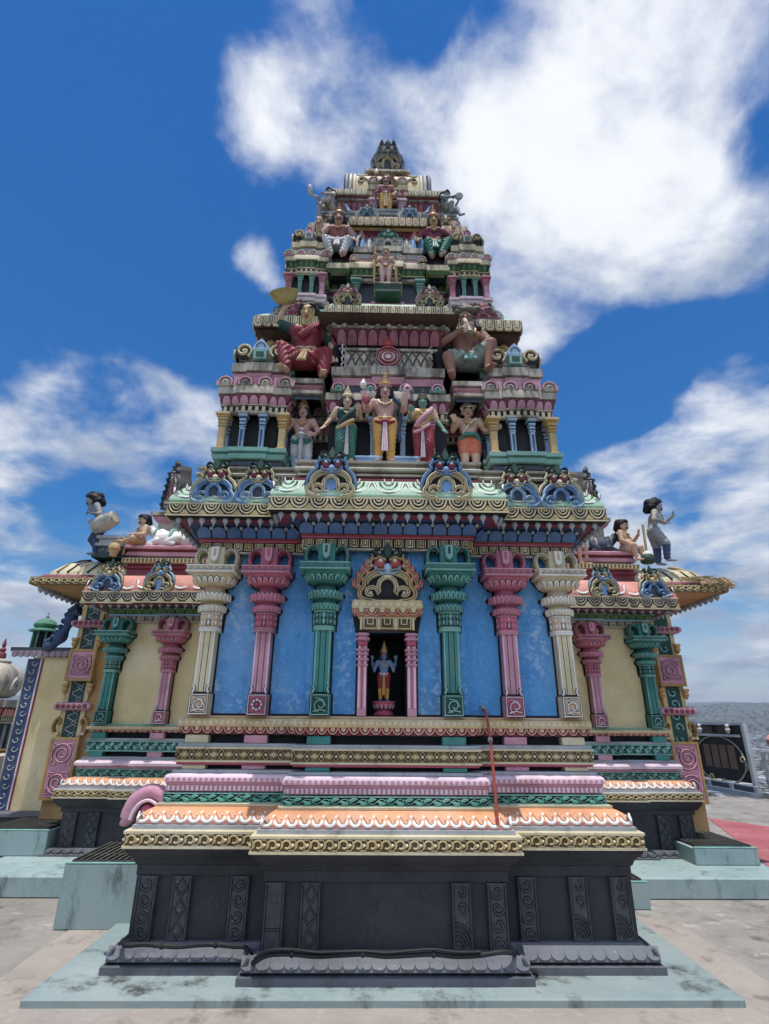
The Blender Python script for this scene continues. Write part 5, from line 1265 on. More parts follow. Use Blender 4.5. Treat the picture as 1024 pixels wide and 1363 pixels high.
mb.add(vs,[(j*(nx+1)+i,j*(nx+1)+i+1,(j+1)*(nx+1)+i+1,(j+1)*(nx+1)+i) for j in range(ny) for i in range(nx)]); S_(mb,'valley_terrain')
mb=MB(); cols=[paint('house white','#c9c7c2',grime=.2),paint('house grey','#9b9a98',grime=.2),paint('house beige','#b3a68f',grime=.2),paint('roof rust','#8d5d4d',grime=.2),paint('roof blue grey','#7f8b96',grime=.2)]; rr=random.Random(9)
for k in range(7500):
    r_=150*((2500 if k%9 else 4200)/150)**(rr.random()**.75); a=(R(28)+R(28)*rr.random()) if k%5 else (R(-62)+R(28)*rr.random()); x,y=r_*math.sin(a),r_*math.cos(a); z=terr(x,y)
    s=rr.uniform(5,15)*(1 if r_<1500 else 1.5); h=rr.uniform(3,9); mb.m(rr.choice(cols[:3])); mb.box((x,y,z+h/2-1),(s,s*rr.uniform(.6,1.4),h+2)); mb.m(rr.choice(cols)); mb.box((x,y,z+h+.2),(s*1.06,s*1.06,.5))
o=mb.build('distant_town'); o['kind']='stuff'; tag(o,'pale houses of the town spread over the valley below','town')
mb=MB(); mb.m(paint('far trees','#33472c',rough=.95,grime=.3,spec=.1))
for k in range(5200):
    r_=130*(4500/130)**(rr.random()**.6); a=(R(28)+R(28)*rr.random()) if k%5 else (R(-62)+R(28)*rr.random()); x,y=r_*math.sin(a),r_*math.cos(a); s=rr.uniform(3,9); mb.ell((x,y,terr(x,y)+s*.4),(s,s*rr.uniform(.7,1.3),s*rr.uniform(.5,.8)),7,5)
o=mb.build('distant_trees'); o['kind']='stuff'; tag(o,'dark tree clumps scattered among the distant houses','trees')
# ---------------------------------------------------------------- haze over the valley
mb=MB(); hm=bpy.data.materials.new('valley haze'); hm.use_nodes=True; t=NT(hm.node_tree); t.n.remove(t.n['Principled BSDF'])
vn=t.new('ShaderNodeVolumePrincipled'); vn.inputs['Color'].default_value=(.80,.88,1,1); vn.inputs['Density'].default_value=.00018; vn.inputs['Anisotropy'].default_value=.2
t.l.new(vn.outputs[0],t.n['Material Output'].inputs['Volume'])
mb.m(hm); mb.box((0,0,90),(15600,15600,430)); o=mb.build('haze'); o['kind']='stuff'
# ================================================================ statues
DG=None
def remesh(prims,vox,smooth=2,disp=None):
    """prims: (a,ra,b,rb,mat) tapered limbs -> one continuous surface, painted by the nearest limb"""
    mb=MB()
    for a,ra,b,rb,m in prims: mb.m(m); mb.capsule(a,ra,b,rb,14)
    me=bpy.data.meshes.new('tmp'); me.from_pydata(mb.v,[],mb.f); o=bpy.data.objects.new('tmp',me); COL.objects.link(o)
    r_=o.modifiers.new('r','REMESH'); r_.mode='VOXEL'; r_.voxel_size=vox
    s=o.modifiers.new('s','SMOOTH'); s.factor=.5; s.iterations=smooth
    dg=bpy.context.evaluated_depsgraph_get(); ev=o.evaluated_get(dg); m2=bpy.data.meshes.new_from_object(ev)
    bpy.data.objects.remove(o); bpy.data.meshes.remove(me)
    n=len(m2.vertices); co=np.empty(n*3); m2.vertices.foreach_get('co',co); co=co.reshape(-1,3)
    if disp:
        no=np.empty(n*3); m2.vertices.foreach_get('normal',no); no=no.reshape(-1,3)
        co=co+no*disp(co)[:,None]; m2.vertices.foreach_set('co',co.ravel())
    m2.materials.clear(); mats=[]
    for p in prims:
        if p[4] not in mats: mats.append(p[4])
    for m in mats: m2.materials.append(m)
    pc=np.empty(len(m2.polygons)*3); m2.polygons.foreach_get('center',pc); pc=pc.reshape(-1,3)
    best=np.full(len(pc),1e9); idx=np.zeros(len(pc),int)
    for a,ra,b,rb,m in prims:
        a_,b_=np.array(a),np.array(b); d=b_-a_; L=max(d@d,1e-12); t=np.clip(((pc-a_)@d)/L,0,1)
        dist=np.linalg.norm(pc-(a_+t[:,None]*d),axis=1)-(ra+(rb-ra)*t); k=dist<best; best[k]=dist[k]; idx[k]=mats.index(m)
    m2.polygons.foreach_set('material_index',idx.astype(np.int32)); m2.polygons.foreach_set('use_smooth',np.ones(len(pc),bool)); m2.update()
    return m2
def mobj(me,name,parent):
    me.name=name; o=bpy.data.objects.new(name,me); COL.objects.link(o); o.parent=parent; return o
V=Vector
STAND=dict(pelvis=(0,0,.515),waist=(0,0,.6),chest=(0,0,.715),neck=(0,0,.80),head=(0,-.012,.895),
 shL=(-.125,0,.775),elL=(-.17,.01,.635),wrL=(-.175,-.05,.51),shR=(.125,0,.775),elR=(.17,.01,.635),wrR=(.175,-.05,.51),
 hipL=(-.058,0,.495),knL=(-.065,-.02,.275),anL=(-.065,0,.05),ftL=(-.08,-.085,.02),hipR=(.058,0,.495),knR=(.065,-.02,.275),anR=(.065,0,.05),ftR=(.08,-.085,.02))
SIT=dict(STAND,pelvis=(0,0,.06),waist=(0,-.005,.14),chest=(0,-.01,.265),neck=(0,-.01,.355),head=(0,-.025,.452),
 shL=(-.125,-.01,.32),elL=(-.18,.0,.18),wrL=(-.16,-.12,.09),shR=(.125,-.01,.32),elR=(.18,0,.18),wrR=(.16,-.12,.09),
 hipL=(-.06,-.02,.05),knL=(-.12,-.20,.06),anL=(-.11,-.19,-.15),ftL=(-.13,-.26,-.185),hipR=(.06,-.02,.05),knR=(.12,-.20,.06),anR=(.11,-.19,-.15),ftR=(.13,-.26,-.185))
def hand(pr,wr,d,side,sc,mat,curl=.35):
    """palm, four separate fingers and a thumb"""
    wr=V(wr); d=V(d).normalized(); side=V(side); side=(side-d*side.dot(d)).normalized(); nn=d.cross(side)
    pe=wr+d*.048*sc
    for k in(-1,0,1): pr.append((wr+side*k*.006*sc,.013*sc,pe+side*k*.015*sc,.0125*sc,mat))
    for k,L in enumerate((.036,.044,.046,.038)):
        o=(k-1.5)*.0155*sc; b=pe+side*o; m=b+(d+side*(k-1.5)*.16)*L*.55*sc; e=m+(d*(1-curl)+nn*curl+side*(k-1.5)*.1)*L*.5*sc
        pr.append((b,.0088*sc,m,.008*sc,mat)); pr.append((m,.008*sc,e,.0065*sc,mat))
    t0=wr+d*.016*sc+side*.016*sc; t1=t0+(side*.8+d*.7)*.025*sc; t2=t1+(d*.9+side*.3+nn*.3)*.022*sc
    pr.append((t0,.010*sc,t1,.009*sc,mat)); pr.append((t1,.009*sc,t2,.0068*sc,mat))
def figure(name,label,loc,H,J,skin,rz=0,face=None,yaw=0,pitch=.2,fem=False,belly=0,arms=(),hair='long',hairmat=None,beard=False,must=False,crown=None,cloth=(),jewel=True,group=None,lowarm=None,torso=None,hd={},slim=1.0,headsc=1.1):
    t=thing(name,label,'statue',loc,rz,group); t.scale=(1,1,1)
    face=face or skin; hairmat=hairmat or hairm; la=lowarm or skin; ts=torso or skin
    j={k:V(v)*H for k,v in J.items()}; s=H; pr=[]
    A=lambda a,ra,b,rb,m:pr.append((a,ra*s,b,rb*s,m))
    x=V((1,0,0))*s; z=V((0,0,1))*s; y=V((0,1,0))*s
    # torso
    A(j['hipL'],.066,j['hipR'],.066,skin); A(j['pelvis']-x*.03,.075,j['waist']-x*.02,.062,ts); A(j['pelvis']+x*.03,.075,j['waist']+x*.02,.062,ts)
    A(j['waist']-x*.02,.062,j['chest']-x*.045,.074,ts); A(j['waist']+x*.02,.062,j['chest']+x*.045,.074,ts)
    A(j['shL']+x*.02-z*.012,.046,j['shR']-x*.02-z*.012,.046,ts); A(j['chest'],.07,j['neck']-z*.03,.042,ts); A(j['neck']-z*.035,.036,j['head']-z*.05,.033,face)
    for e in(-1,1): A(j['chest']+x*.048*e-y*(.052 if fem else .038)+z*.005,.043 if fem else .036,j['chest']+x*.045*e-y*.03+z*.02,.04,ts)
    if belly: A(j['waist']-y*.03*belly+z*.0,.075+.03*belly,j['pelvis']-y*.03*belly+z*.02,.06+.02*belly,ts)
    for e,k in((-1,'L'),(1,'R')):
        A(j['sh'+k],.043*slim,j['el'+k],.031*slim,ts if torso and not lowarm else skin); A(j['el'+k],.031*slim,j['wr'+k],.0215*slim,la)
        d=j['wr'+k]-j['el'+k]; dd,sd_=hd.get(k,(d,(-e,-.6,0))); hand(pr,j['wr'+k],dd,sd_,s*1.05,la)
        A(j['hip'+k],.073*slim,j['kn'+k],.046*slim,skin); A(j['kn'+k],.045*slim,j['an'+k],.026*slim,skin)
        kk=j['kn'+k]*.62+j['an'+k]*.38; A(kk+y*.012,.040*slim,kk*.7+j['an'+k]*.3+y*.008,.031*slim,skin)
        A(j['an'+k]-z*.012,.027,j['ft'+k],.019,skin)
        fd=(j['ft'+k]-j['an'+k]); fd.z=0; fd.normalize(); fs=fd.cross(V((0,0,1)))
        for q in(-1,-.4,.2,.8): A(j['ft'+k]+fs*q*.016*s,.012,j['ft'+k]+fs*q*.02*s+fd*.022*s,.009,skin)
    for sh,el,wr,d,sd2 in arms:
        A(V(sh)*H,.036,V(el)*H,.027,skin); A(V(el)*H,.027,V(wr)*H,.02,skin); hand(pr,V(wr)*H,d,sd2,s,skin)
    # head
    hc=j['head']; hs=s*headsc
    ry=Matrix.Rotation(yaw,3,'Z')@Matrix.Rotation(pitch,3,'X'); hf=lambda a,b,c:hc+ry@(V((a,-b,c))*hs)
    P_=lambda a,ra,b,rb,m:pr.append((a,ra*hs,b,rb*hs,m))
    P_(hf(0,-.012,.022),.058,hf(0,.006,.02),.054,face); P_(hf(0,.008,-.012),.05,hf(0,.02,-.05),.027,face)
    P_(hf(-.022,.018,-.025),.028,hf(.022,.018,-.025),.028,face); P_(hf(0,.056,.012),.009,hf(0,.07,-.014),.0135,face)
    for e in(-1,1): P_(hf(e*.056,-.005,.012),.013,hf(e*.057,-.006,-.02),.011,face); P_(hf(e*.018,.052,.025),.011,hf(e*.035,.044,.026),.009,face)
    P_(hf(0,.05,-.058),.014,hf(0,.048,-.06),.013,face)
    body=mobj(remesh(pr,.0078*s,2),'body',t)
    for e in(-1,1):
        mb=MB(); f=Fr(hf(e*.025,.052,.014),ry@V((1,0,0)),ry@V((0,0,1)),ry@V((0,-1,0)))
        mb.m(eyew); mb.ell((0,0,0),(.0165*hs,.0062*hs,.011*hs),10,7,f); mb.m(hairm); mb.ell((0,.0005*hs,.0062*hs),(.0068*hs,.0058*hs,.0048*hs),8,6,f)
        mb.stroke(f,[(a*hs,b*hs) for a,b in((-.02,.016),(0,.024),(.02,.016))],.006*hs,.008*hs,-.0*hs); mb.stroke(f,[(a*hs,b*hs) for a,b in((-.019,.001),(0,.008),(.019,.001))],.004*hs,.0105*hs)
        mb.build('eye',t)
    mb=MB(); f=Fr(hf(0,.063,-.034),ry@V((1,0,0)),ry@V((0,0,1)),ry@V((0,-1,0))); mb.m(rose); mb.ell((0,.002*hs,0),(.017*hs,.0042*hs,.005*hs),10,6,f); mb.ell((0,-.0045*hs,0),(.013*hs,.0045*hs,.005*hs),10,6,f); mb.build('mouth',t)
    if must or beard:
        q=[]
        for e in(-1,1): q.append((hf(e*.004,.064,-.022),.008*hs,hf(e*.04,.05,-.028),.005*hs,hairmat))
        if beard:
            q.append((hf(0,.045,-.055),.03*hs,hf(0,.03,-.13),.018*hs,hairmat))
            for e in(-1,1): q.append((hf(e*.045,.02,-.02),.018*hs,hf(e*.02,.04,-.075),.025*hs,hairmat))
        mobj(remesh(q,.006*s,1),'beard' if beard else 'moustache',t)
    # hair
    if hair:
        q=[(hf(0,-.02,.04),.06*hs,hf(0,-.022,.02),.062*hs,hairmat)]
        for e in(-1,1):
            q.append((hf(e*.03,.015,.062),.024*hs,hf(e*.056,-.012,.02),.02*hs,hairmat))
            if hair=='long': q+= [(hf(e*.054,-.005,.03),.027*hs,hf(e*.078,-.02,-.08),.034*hs,hairmat),(hf(e*.078,-.02,-.08),.034*hs,hf(e*.07,-.04,-.16),.016*hs,hairmat)]
            if hair=='bushy': q+= [(hf(e*.045,-.03,.04),.05*hs,hf(e*.05,-.07,-.02),.052*hs,hairmat)]
        if hair=='bushy': q+= [(hf(0,-.01,.075),.045*hs,hf(0,-.09,.045),.065*hs,hairmat),(hf(0,-.09,.03),.06*hs,hf(0,-.11,-.05),.05*hs,hairmat),(hf(0,.035,.085),.026*hs,hf(0,-.03,.1),.04*hs,hairmat)]
        if hair=='cap': q+= [(hf(0,.02,.07),.036*hs,hf(0,-.07,.06),.05*hs,hairmat),(hf(0,-.07,.05),.055*hs,hf(0,-.09,-.03),.045*hs,hairmat),(hf(-.03,.035,.072),.02*hs,hf(.03,.035,.072),.02*hs,hairmat)]
        if hair=='turban': q=[(hf(0,-.01,.06),.062*hs,hf(0,-.03,.05),.062*hs,hairmat),(hf(-.05,.0,.05),.03*hs,hf(.05,0,.06),.034*hs,hairmat),(hf(0,.04,.055),.026*hs,hf(.04,.02,.06),.03*hs,hairmat),(hf(.05,-.03,.06),.035*hs,hf(.085,-.02,.085),.02*hs,hairmat)]
        mobj(remesh(q,.009*s,1,lambda c:.003*s*np.sin(c[:,0]*190/s+c[:,2]*140/s)),'hair' if hair!='turban' else 'turban',t)
    if crown:
        mb=MB(); m1,m2,hh=crown; o=hf(0,-.012,.052); B=Fr(o,ry@V((1,0,0)),ry@V((0,1,0)),ry@V((0,0,1)))
        rings=[(.062,-.01),(.068,0),(.068,.014),(.06,.018),(.062,.03),(.056,.045),(.05,.06),(.052,.066),(.04,.075),(.036,.1),(.038,.105),(.024,.115),(.02,.135),(.024,.14),(.008,.155),(.004,.18)]
        for k in range(len(rings)-1):
            mb.m(m2 if rings[k][1] in(0,.06,.1,.135) else m1); a,b=rings[k],rings[k+1]
            mb.ring([[B.p(r_*hs*math.cos(2*PI*i/16),r_*hs*math.sin(2*PI*i/16),zz*hs*hh) for i in range(16)] for r_,zz in(a,b)],True,k==len(rings)-2)
        mb.build('crown',t)
    if jewel:
        mb=MB(); mb.m(gold)
        cN=j['neck']; cC=j['chest']
        for w_,dp,r_ in((.052,.03,.007),(.075,.085,.009)):
            pts=[]
            for i in range(13):
                a=PI*i/12; u=math.cos(a)*w_; dz=-math.sin(a)*dp; pts.append(cN+V((u,-.045-.045*math.sin(a),-.02+dz))*s)
            mb.tube(pts,r_*s,6)
        mb.lathe(tuple(cN+V((0,-.094,-.135))*s),[(.004*s,0),(.016*s,.008*s),(.016*s,.02*s),(.004*s,.03*s)],8)
        mb.build('necklace',t)
        for k in('L','R'):
            for a,b,f_,r_,nm in((j['sh'+k],j['el'+k],.55,.041,'armlet'),(j['el'+k],j['wr'+k],.9,.027,'bangle')):
                p=a.lerp(b,f_); d=(b-a).normalized(); mb=MB(); mb.m(gold); mb.tube([p-d*.012*s,p-d*.008*s,p+d*.008*s,p+d*.012*s],[.8*r_*s,r_*s,r_*s,.8*r_*s],12); mb.build(nm,t)
    # clothing
    for c in cloth:
        kind=c[0]; m1=c[1]; q=[]
        fold=lambda k,amp:(lambda co:amp*s*(1-2.2*np.abs(np.sin((co[:,2]*.6+np.abs(co[:,0])*1.0)*k*.85/s+.8*np.cos(co[:,0]*25/s)))**.6))
        if kind in('dhoti','trousers','shorts'):
            lim=1.0 if kind!='shorts' else .55
            q.append((j['pelvis']-x*.035,.083*s,j['pelvis']+x*.035,.083*s,m1)); q.append((j['hipL'],.084*s,j['hipR'],.084*s,m1))
            for k in('L','R'):
                if kind=='shorts': q.append((j['hip'+k],.087*s,j['hip'+k].lerp(j['kn'+k],.62),.076*s,m1))
                else: sl=1.0 if j['knL'].z<j['hipL'].z-.1*s else .86; q.append((j['hip'+k],.086*s*sl,j['kn'+k],.064*s*sl,m1)); q.append((j['kn'+k],.062*s*sl,j['kn'+k].lerp(j['an'+k],.92),.045*s,c[2] if len(c)>2 and c[2] else m1))
            mobj(remesh(q,.0085*s,2,fold(95,.0042)),'dhoti' if kind!='shorts' else 'loincloth',t)
        elif kind=='skirt':
            q=[(j['pelvis']-x*.03,.085*s,j['pelvis']+x*.03,.085*s,m1)]
            for f_ in(0,.5,1):
                a=j['hipL'].lerp(j['hipR'],f_); b=j['knL'].lerp(j['knR'],f_); e_=j['anL'].lerp(j['anR'],f_); q+= [(a,.085*s,b,.068*s,m1),(b,.068*s,e_-z*.02,.05*s,m1)]
            mobj(remesh(q,.0085*s,2,fold(95,.005)),'skirt',t)
        elif kind=='blouse':
            q=[(j['shL']+x*.02-z*.012,.052*s,j['shR']-x*.02-z*.012,.052*s,m1),(j['chest']-x*.045,.08*s,j['waist']-x*.02+z*c[2],.067*s,m1),(j['chest']+x*.045,.08*s,j['waist']+x*.02+z*c[2],.067*s,m1)]
            for e in(-1,1): q.append((j['chest']+x*.048*e-y*(.054 if fem else .04)+z*.005,.048*s,j['chest']+x*.045*e-y*.03+z*.02,.045*s,m1))
            m3=c[3] if len(c)>3 else m1
            for k in('L','R'): q.append((j['sh'+k],.05*s,j['sh'+k].lerp(j['el'+k],.72),.042*s,m3))
            mobj(remesh(q,.0085*s,2),'blouse',t)
        elif kind=='belt':
            p=j['waist'].lerp(j['pelvis'],.7); mb=MB(); mb.m(m1); n_=20
            for dz,r_ in((.0,.013),(-.024,.010)):
                ring=[p+V((.098*math.cos(2*PI*i/n_),.086*math.sin(2*PI*i/n_)-.004,dz+.01*math.cos(2*PI*i/n_*2)))*s for i in range(n_+1)]; mb.tube(ring,r_*s,6)
            mb.m(m1); mb.ell(tuple(p-y*.088),(.025*s,.012*s,.022*s),10,7); mb.build('belt',t)
        elif kind=='sash':     # pleated fall at the front
            p0=j['pelvis']-y*.09; L=c[2]; mb=MB(); mb.m(m1); p1=p0-z*L-y*c[3]
            w0,w1=c[4] if len(c)>4 else (.02,.035)
            f=Fr(p1,(1,0,0),((p0-p1).normalized())); hL=(p0-p1).length
            for k in(-1,0,1): mb.stroke(f,[(k*w1*.7*s,0),(k*w0*.7*s,hL)],[w1*.75*s,w0*.75*s],.016*s*(1.3 if k==0 else 1))
            mb.build('front_sash',t)
        elif kind=='drape':    # cloth band over shoulder or round the hips; points in unit coordinates
            pts=bez([V(p)*H for p in c[2]],5); mb=MB(); mb.m(m1); mb.tube([V(p) for p in pts],[c[3]*s]*len(pts),8); mb.m(c[4] if len(c)>4 else m1); mb.tube([V(p)+V((0,-.006,.012))*s for p in pts],[c[3]*.5*s]*len(pts),6); mb.build('drape',t)
    return t,j
def held(t,name,mb): return mb.build(name,t)
def J_(base,**k): d=dict(base); d.update(k); return d
FZ=3.676
# --- front row of five
t,j=figure('statue','four armed crowned statue in yellow dhoti, tallest in the middle of the front row',(-.03,-1.70,FZ),.83,
 J_(STAND,elL=(-.19,-.0,.66),wrL=(-.20,-.12,.66),elR=(.19,0,.66),wrR=(.20,-.12,.665),knL=(-.06,-.02,.275),knR=(.06,-.02,.275)),skinp,
 arms=[((-.12,.02,.78),(-.22,.04,.70),(-.24,-.02,.83),(0,0,1),(1,0,0)),((.12,.02,.78),(.22,.04,.70),(.24,-.02,.83),(0,0,1),(-1,0,0))],
 hd={'L':((-.1,-.3,1),(1,0,0)),'R':((.1,-.3,1),(-1,0,0))},crown=(gold,pink,1.05),
 cloth=[('dhoti',yelcl),('belt',gold),('sash',pinklt,.40,.02),('drape',redcl,[(-.10,-.06,.50),(-.05,-.09,.47),(0,-.1,.485),(.05,-.09,.47),(.10,-.06,.50)],.022,pink),('drape',bluedk,[(.10,-.05,.80),(.155,-.05,.72),(.17,.03,.6),(.15,.05,.45),(.16,.02,.3)],.024,blue)])
mb=MB(); mb.m(white); mb.lathe(tuple(V((-.245,-.03,.93))*.83),[(.005,0),(.03,.02),(.035,.045),(.015,.08),(.004,.11)],10); held(t,'conch',mb)
mb=MB(); mb.m(pinklt); mb.ell(tuple(V((.245,-.03,.945))*.83),(.035,.012,.04),12,8); mb.m(rose); mb.ell(tuple(V((.245,-.045,.945))*.83),(.018,.008,.02),10,6); held(t,'discus',mb)
mb=MB(); mb.m(redcl); mb.ell(tuple(V((-.205,-.15,.71))*.83),(.035,.012,.05),12,8); held(t,'red_palm_halo',mb)
figure('statue','female statue in a dark green sari standing left of the middle figure',(-.375,-1.70,FZ),.71,
 J_(STAND,pelvis=(.015,0,.515),elL=(-.20,.0,.64),wrL=(-.27,-.05,.52),elR=(.175,.0,.66),wrR=(.165,-.12,.70),knL=(-.07,-.05,.28),chest=(-.005,0,.715)),skint,fem=True,yaw=.1,
 crown=(cream,gold,.9),cloth=[('skirt',grncl),('blouse',tealdk,.02,skint),('belt',gold),('sash',whtcl,.42,.0,(.014,.026)),('drape',gold,[(-.11,-.06,.47),(-.03,-.1,.50),(.04,-.1,.55),(.09,-.06,.60)],.024,cream),('drape',tealdk,[(.11,-.04,.8),(.06,-.085,.7),(-.03,-.09,.6),(-.09,-.05,.54)],.026,whtcl)])
figure('statue','green faced female statue in a magenta sari, right of the middle figure',(.315,-1.70,FZ),.71,
 J_(STAND,pelvis=(-.015,0,.515),elL=(-.175,.0,.66),wrL=(-.165,-.12,.70),elR=(.185,.0,.63),wrR=(.25,-.05,.50),knR=(.075,-.05,.28)),skint,face=sking,fem=True,yaw=-.08,lowarm=sking,
 crown=(dkgrn,gold,.8),cloth=[('skirt',redcl),('blouse',gold,.02,skint),('belt',gold),('sash',pinklt,.44,.0,(.014,.03)),('drape',pink,[(.115,-.04,.8),(.06,-.09,.7),(-.04,-.095,.6),(-.1,-.05,.52)],.03,rose),('drape',pink,[(-.12,-.05,.44),(-.05,-.1,.44),(.03,-.1,.5),(.08,-.07,.55)],.022,cream)])
t,j=figure('statue','pink bodied guardian statue in blue and white dhoti leaning on a long club',(-.80,-1.50,3.632),.76,
 J_(STAND,elL=(-.185,0,.65),wrL=(-.22,-.06,.755),elR=(.20,.0,.63),wrR=(.165,-.10,.535),knL=(-.055,-.06,.29),anL=(-.05,-.0,.05),knR=(.085,-.03,.275)),skinp,hd={'L':((-.2,-.1,1),(1,0,0)),'R':((-.9,-.4,-.1),(0,0,1))},
 crown=(gold,stone,.9),cloth=[('dhoti',whtcl,bluelt),('belt',goldp),('drape',teal,[(-.1,-.05,.47),(-.06,-.1,.43),(0,-.1,.46),(.06,-.1,.44),(.1,-.05,.48)],.03,grncl)])
mb=MB(); mb.m(lgrey); mb.lathe(tuple(V((.02,-.17,.0))*.76),[(.012,0),(.02,.01),(.022,.30),(.016,.33),(.03,.345),(.036,.375),(.02,.40),(.03,.42),(.01,.44)],10); held(t,'club',mb)
mb=MB(); mb.m(rose); mb.lathe(tuple(V((-.225,-.07,.86))*.76),[(.01,-.04),(.03,0),(.04,.02),(.03,.05),(.005,.06)],12); held(t,'lotus_bud',mb)
figure('statue','boyish tan statue wearing only an orange loincloth with a green sash',(.765,-1.50,3.632),.80,
 J_(STAND,elL=(-.19,0,.65),wrL=(-.18,-.10,.71),elR=(.20,.0,.64),wrR=(.28,-.09,.64),head=(-.005,-.012,.89)),skint,hd={'L':((-.3,-.4,1),(1,0,0)),'R':((1,-.4,.05),(0,0,1))},hair='turban',hairmat=white,slim=1.12,belly=.2,
 cloth=[('shorts',orgcl),('drape',teal,[(-.11,-.03,.47),(-.07,-.095,.54),(0,-.105,.545),(.07,-.095,.54),(.12,-.03,.46)],.024,grncl),('drape',white,[(.08,-.08,.77),(.0,-.1,.68),(-.08,-.06,.58)],.006)])
# --- seated pair on the benches
t,j=figure('seated_statue','large seated woman statue in red with green sleeves holding a yellow basket to her head',(-.83,-1.42,4.90),1.36,
 J_(SIT,knL=(-.17,-.10,.09),anL=(-.11,-.13,-.11),ftL=(-.14,-.20,-.145),knR=(.16,-.12,.03),anR=(.15,-.14,-.16),ftR=(.16,-.21,-.195),
 shL=(-.12,-.01,.33),elL=(-.235,-.03,.37),wrL=(-.185,-.04,.50),elR=(.19,.0,.20),wrR=(.215,-.08,.05)),skint,face=skiny,fem=True,yaw=-.12,pitch=.32,hd={'L':((.1,.0,1),(1,0,0)),'R':((0,-.4,-1),(-1,0,0))},
 cloth=[('dhoti',redcl),('blouse',redcl,.02,tealdk),('belt',goldp),('sash',goldp,.16,.12,(.02,.03)),('drape',redcl,[(.1,-.04,.35),(.05,-.09,.28),(-.04,-.09,.2)],.03,maroon)])
mb=MB(); c=V((-.19,-.06,.61))*1.36; bf=Fr(c,(1,0,0.25),(0,.9,.4),(-.25,-.3,.9)); n_=20
rings=[]
for r_,hh in((.03,-.10),(.08,-.085),(.115,-.04),(.14,.02),(.15,.03),(.135,.025),(.10,-.03)): rings.append([bf.p(r_*(1+.03*(i%2))*math.cos(2*PI*i/n_),r_*(1+.03*(i%2))*math.sin(2*PI*i/n_),hh) for i in range(n_)])
mb.m(paint('yellow basket','#c9b24e',grime=.4)); mb.ring(rings); held(t,'basket',mb)
t,j=figure('seated_statue','large seated bearded man statue with turban blowing a pipe, bare chested in grey shorts',(.80,-1.42,4.92),1.30,
 J_(SIT,knL=(-.16,-.12,.01),anL=(-.14,-.14,-.17),ftL=(-.16,-.21,-.20),knR=(.17,-.12,.14),anR=(.13,-.13,-.09),ftR=(.15,-.21,-.125),
 elL=(-.20,-.05,.19),wrL=(-.05,-.15,.25),elR=(.20,-.05,.18),wrR=(.045,-.155,.20)),skinb,yaw=-.12,pitch=.3,hair='turban',hairmat=paint('olive grey turban','#6f6a58',grime=.4),beard=True,must=True,hd={'L':((.9,-.2,.3),(0,0,1)),'R':((-.9,-.2,.3),(0,0,1))},slim=1.08,
 cloth=[('shorts',paint('grey green shorts','#8d9c8f',grime=.4)),('sash',teallt,.12,.10,(.03,.05)),('belt',stone)])
mb=MB(); mb.m(stone); mb.tube([V(p)*1.30 for p in((-.02,-.115,.36),(-.01,-.15,.30),(.0,-.185,.21),(.0,-.195,.17))],[.03,.02,.025,.045],12); held(t,'pipe_horn',mb)
q=[]
mb=MB(); mb.m(hairm)
mobj(remesh([(V((e*.075,-.03,.43))*1.3,.03,V((e*.1,-.05,.34))*1.3,.035,hairm) for e in(-1,1)],.012,1),'hair',t)
# --- third tier
t,j=figure('statue','pale bare bodied statue in briefs leaning on a wooden staff on the green pedestal',(-.03,-1.31,6.035),.56,
 J_(STAND,elL=(-.19,-.02,.65),wrL=(-.20,-.1,.70),elR=(.20,.02,.64),wrR=(.19,-.04,.50)),skinp,headsc=1.2,slim=1.15,cloth=[('belt',gold)],hair='cap',hairmat=goldp)
mb=MB(); mb.m(ochre); mb.tube([V((-.225,-.13,0))*.56,V((-.215,-.13,.95))*.56],.012,8); held(t,'staff',mb)
mb=MB(); mb.m(ochre); mb.tube([V((.22,-.05,0))*.56,V((.20,-.07,.52))*.56],.015,8); held(t,'club',mb)
figure('seated_statue','seated crowned man statue with maroon vest and white trousers, one hand raised',(-.60,-1.10,6.83),.98,
 J_(SIT,knL=(-.13,-.13,.01),anL=(-.07,-.14,-.23),ftL=(-.09,-.20,-.26),knR=(.13,-.13,.01),anR=(.07,-.14,-.23),ftR=(.09,-.20,-.26),elL=(-.21,-.03,.20),wrL=(-.24,-.1,.32),elR=(.2,.0,.18),wrR=(.2,-.1,.06)),skinp,hd={'L':((0,-.1,1),(1,0,0))},
 crown=(gold,maroon,1.0),must=True,cloth=[('dhoti',whtcl),('blouse',paint('dusty maroon vest','#a0564f',grime=.4),.0,skinp),('belt',whtcl),('sash',whtcl,.2,.1)])
figure('seated_statue','seated crowned woman statue with maroon blouse and dark green trousers',(.55,-1.10,6.83),.96,
 J_(SIT,knL=(-.09,-.13,.01),anL=(-.04,-.14,-.23),ftL=(-.06,-.20,-.26),knR=(.16,-.12,.03),anR=(.07,-.14,-.2),ftR=(.09,-.20,-.235),elR=(.22,-.03,.20),wrR=(.25,-.1,.30),elL=(-.2,.0,.18),wrL=(-.2,-.1,.07)),skint,face=skiny,fem=True,hd={'R':((0,-.1,1),(-1,0,0))},
 crown=(gold,red,1.1),cloth=[('dhoti',grncl),('blouse',maroon,.03),('belt',skint),('sash',teallt,.2,.1)])
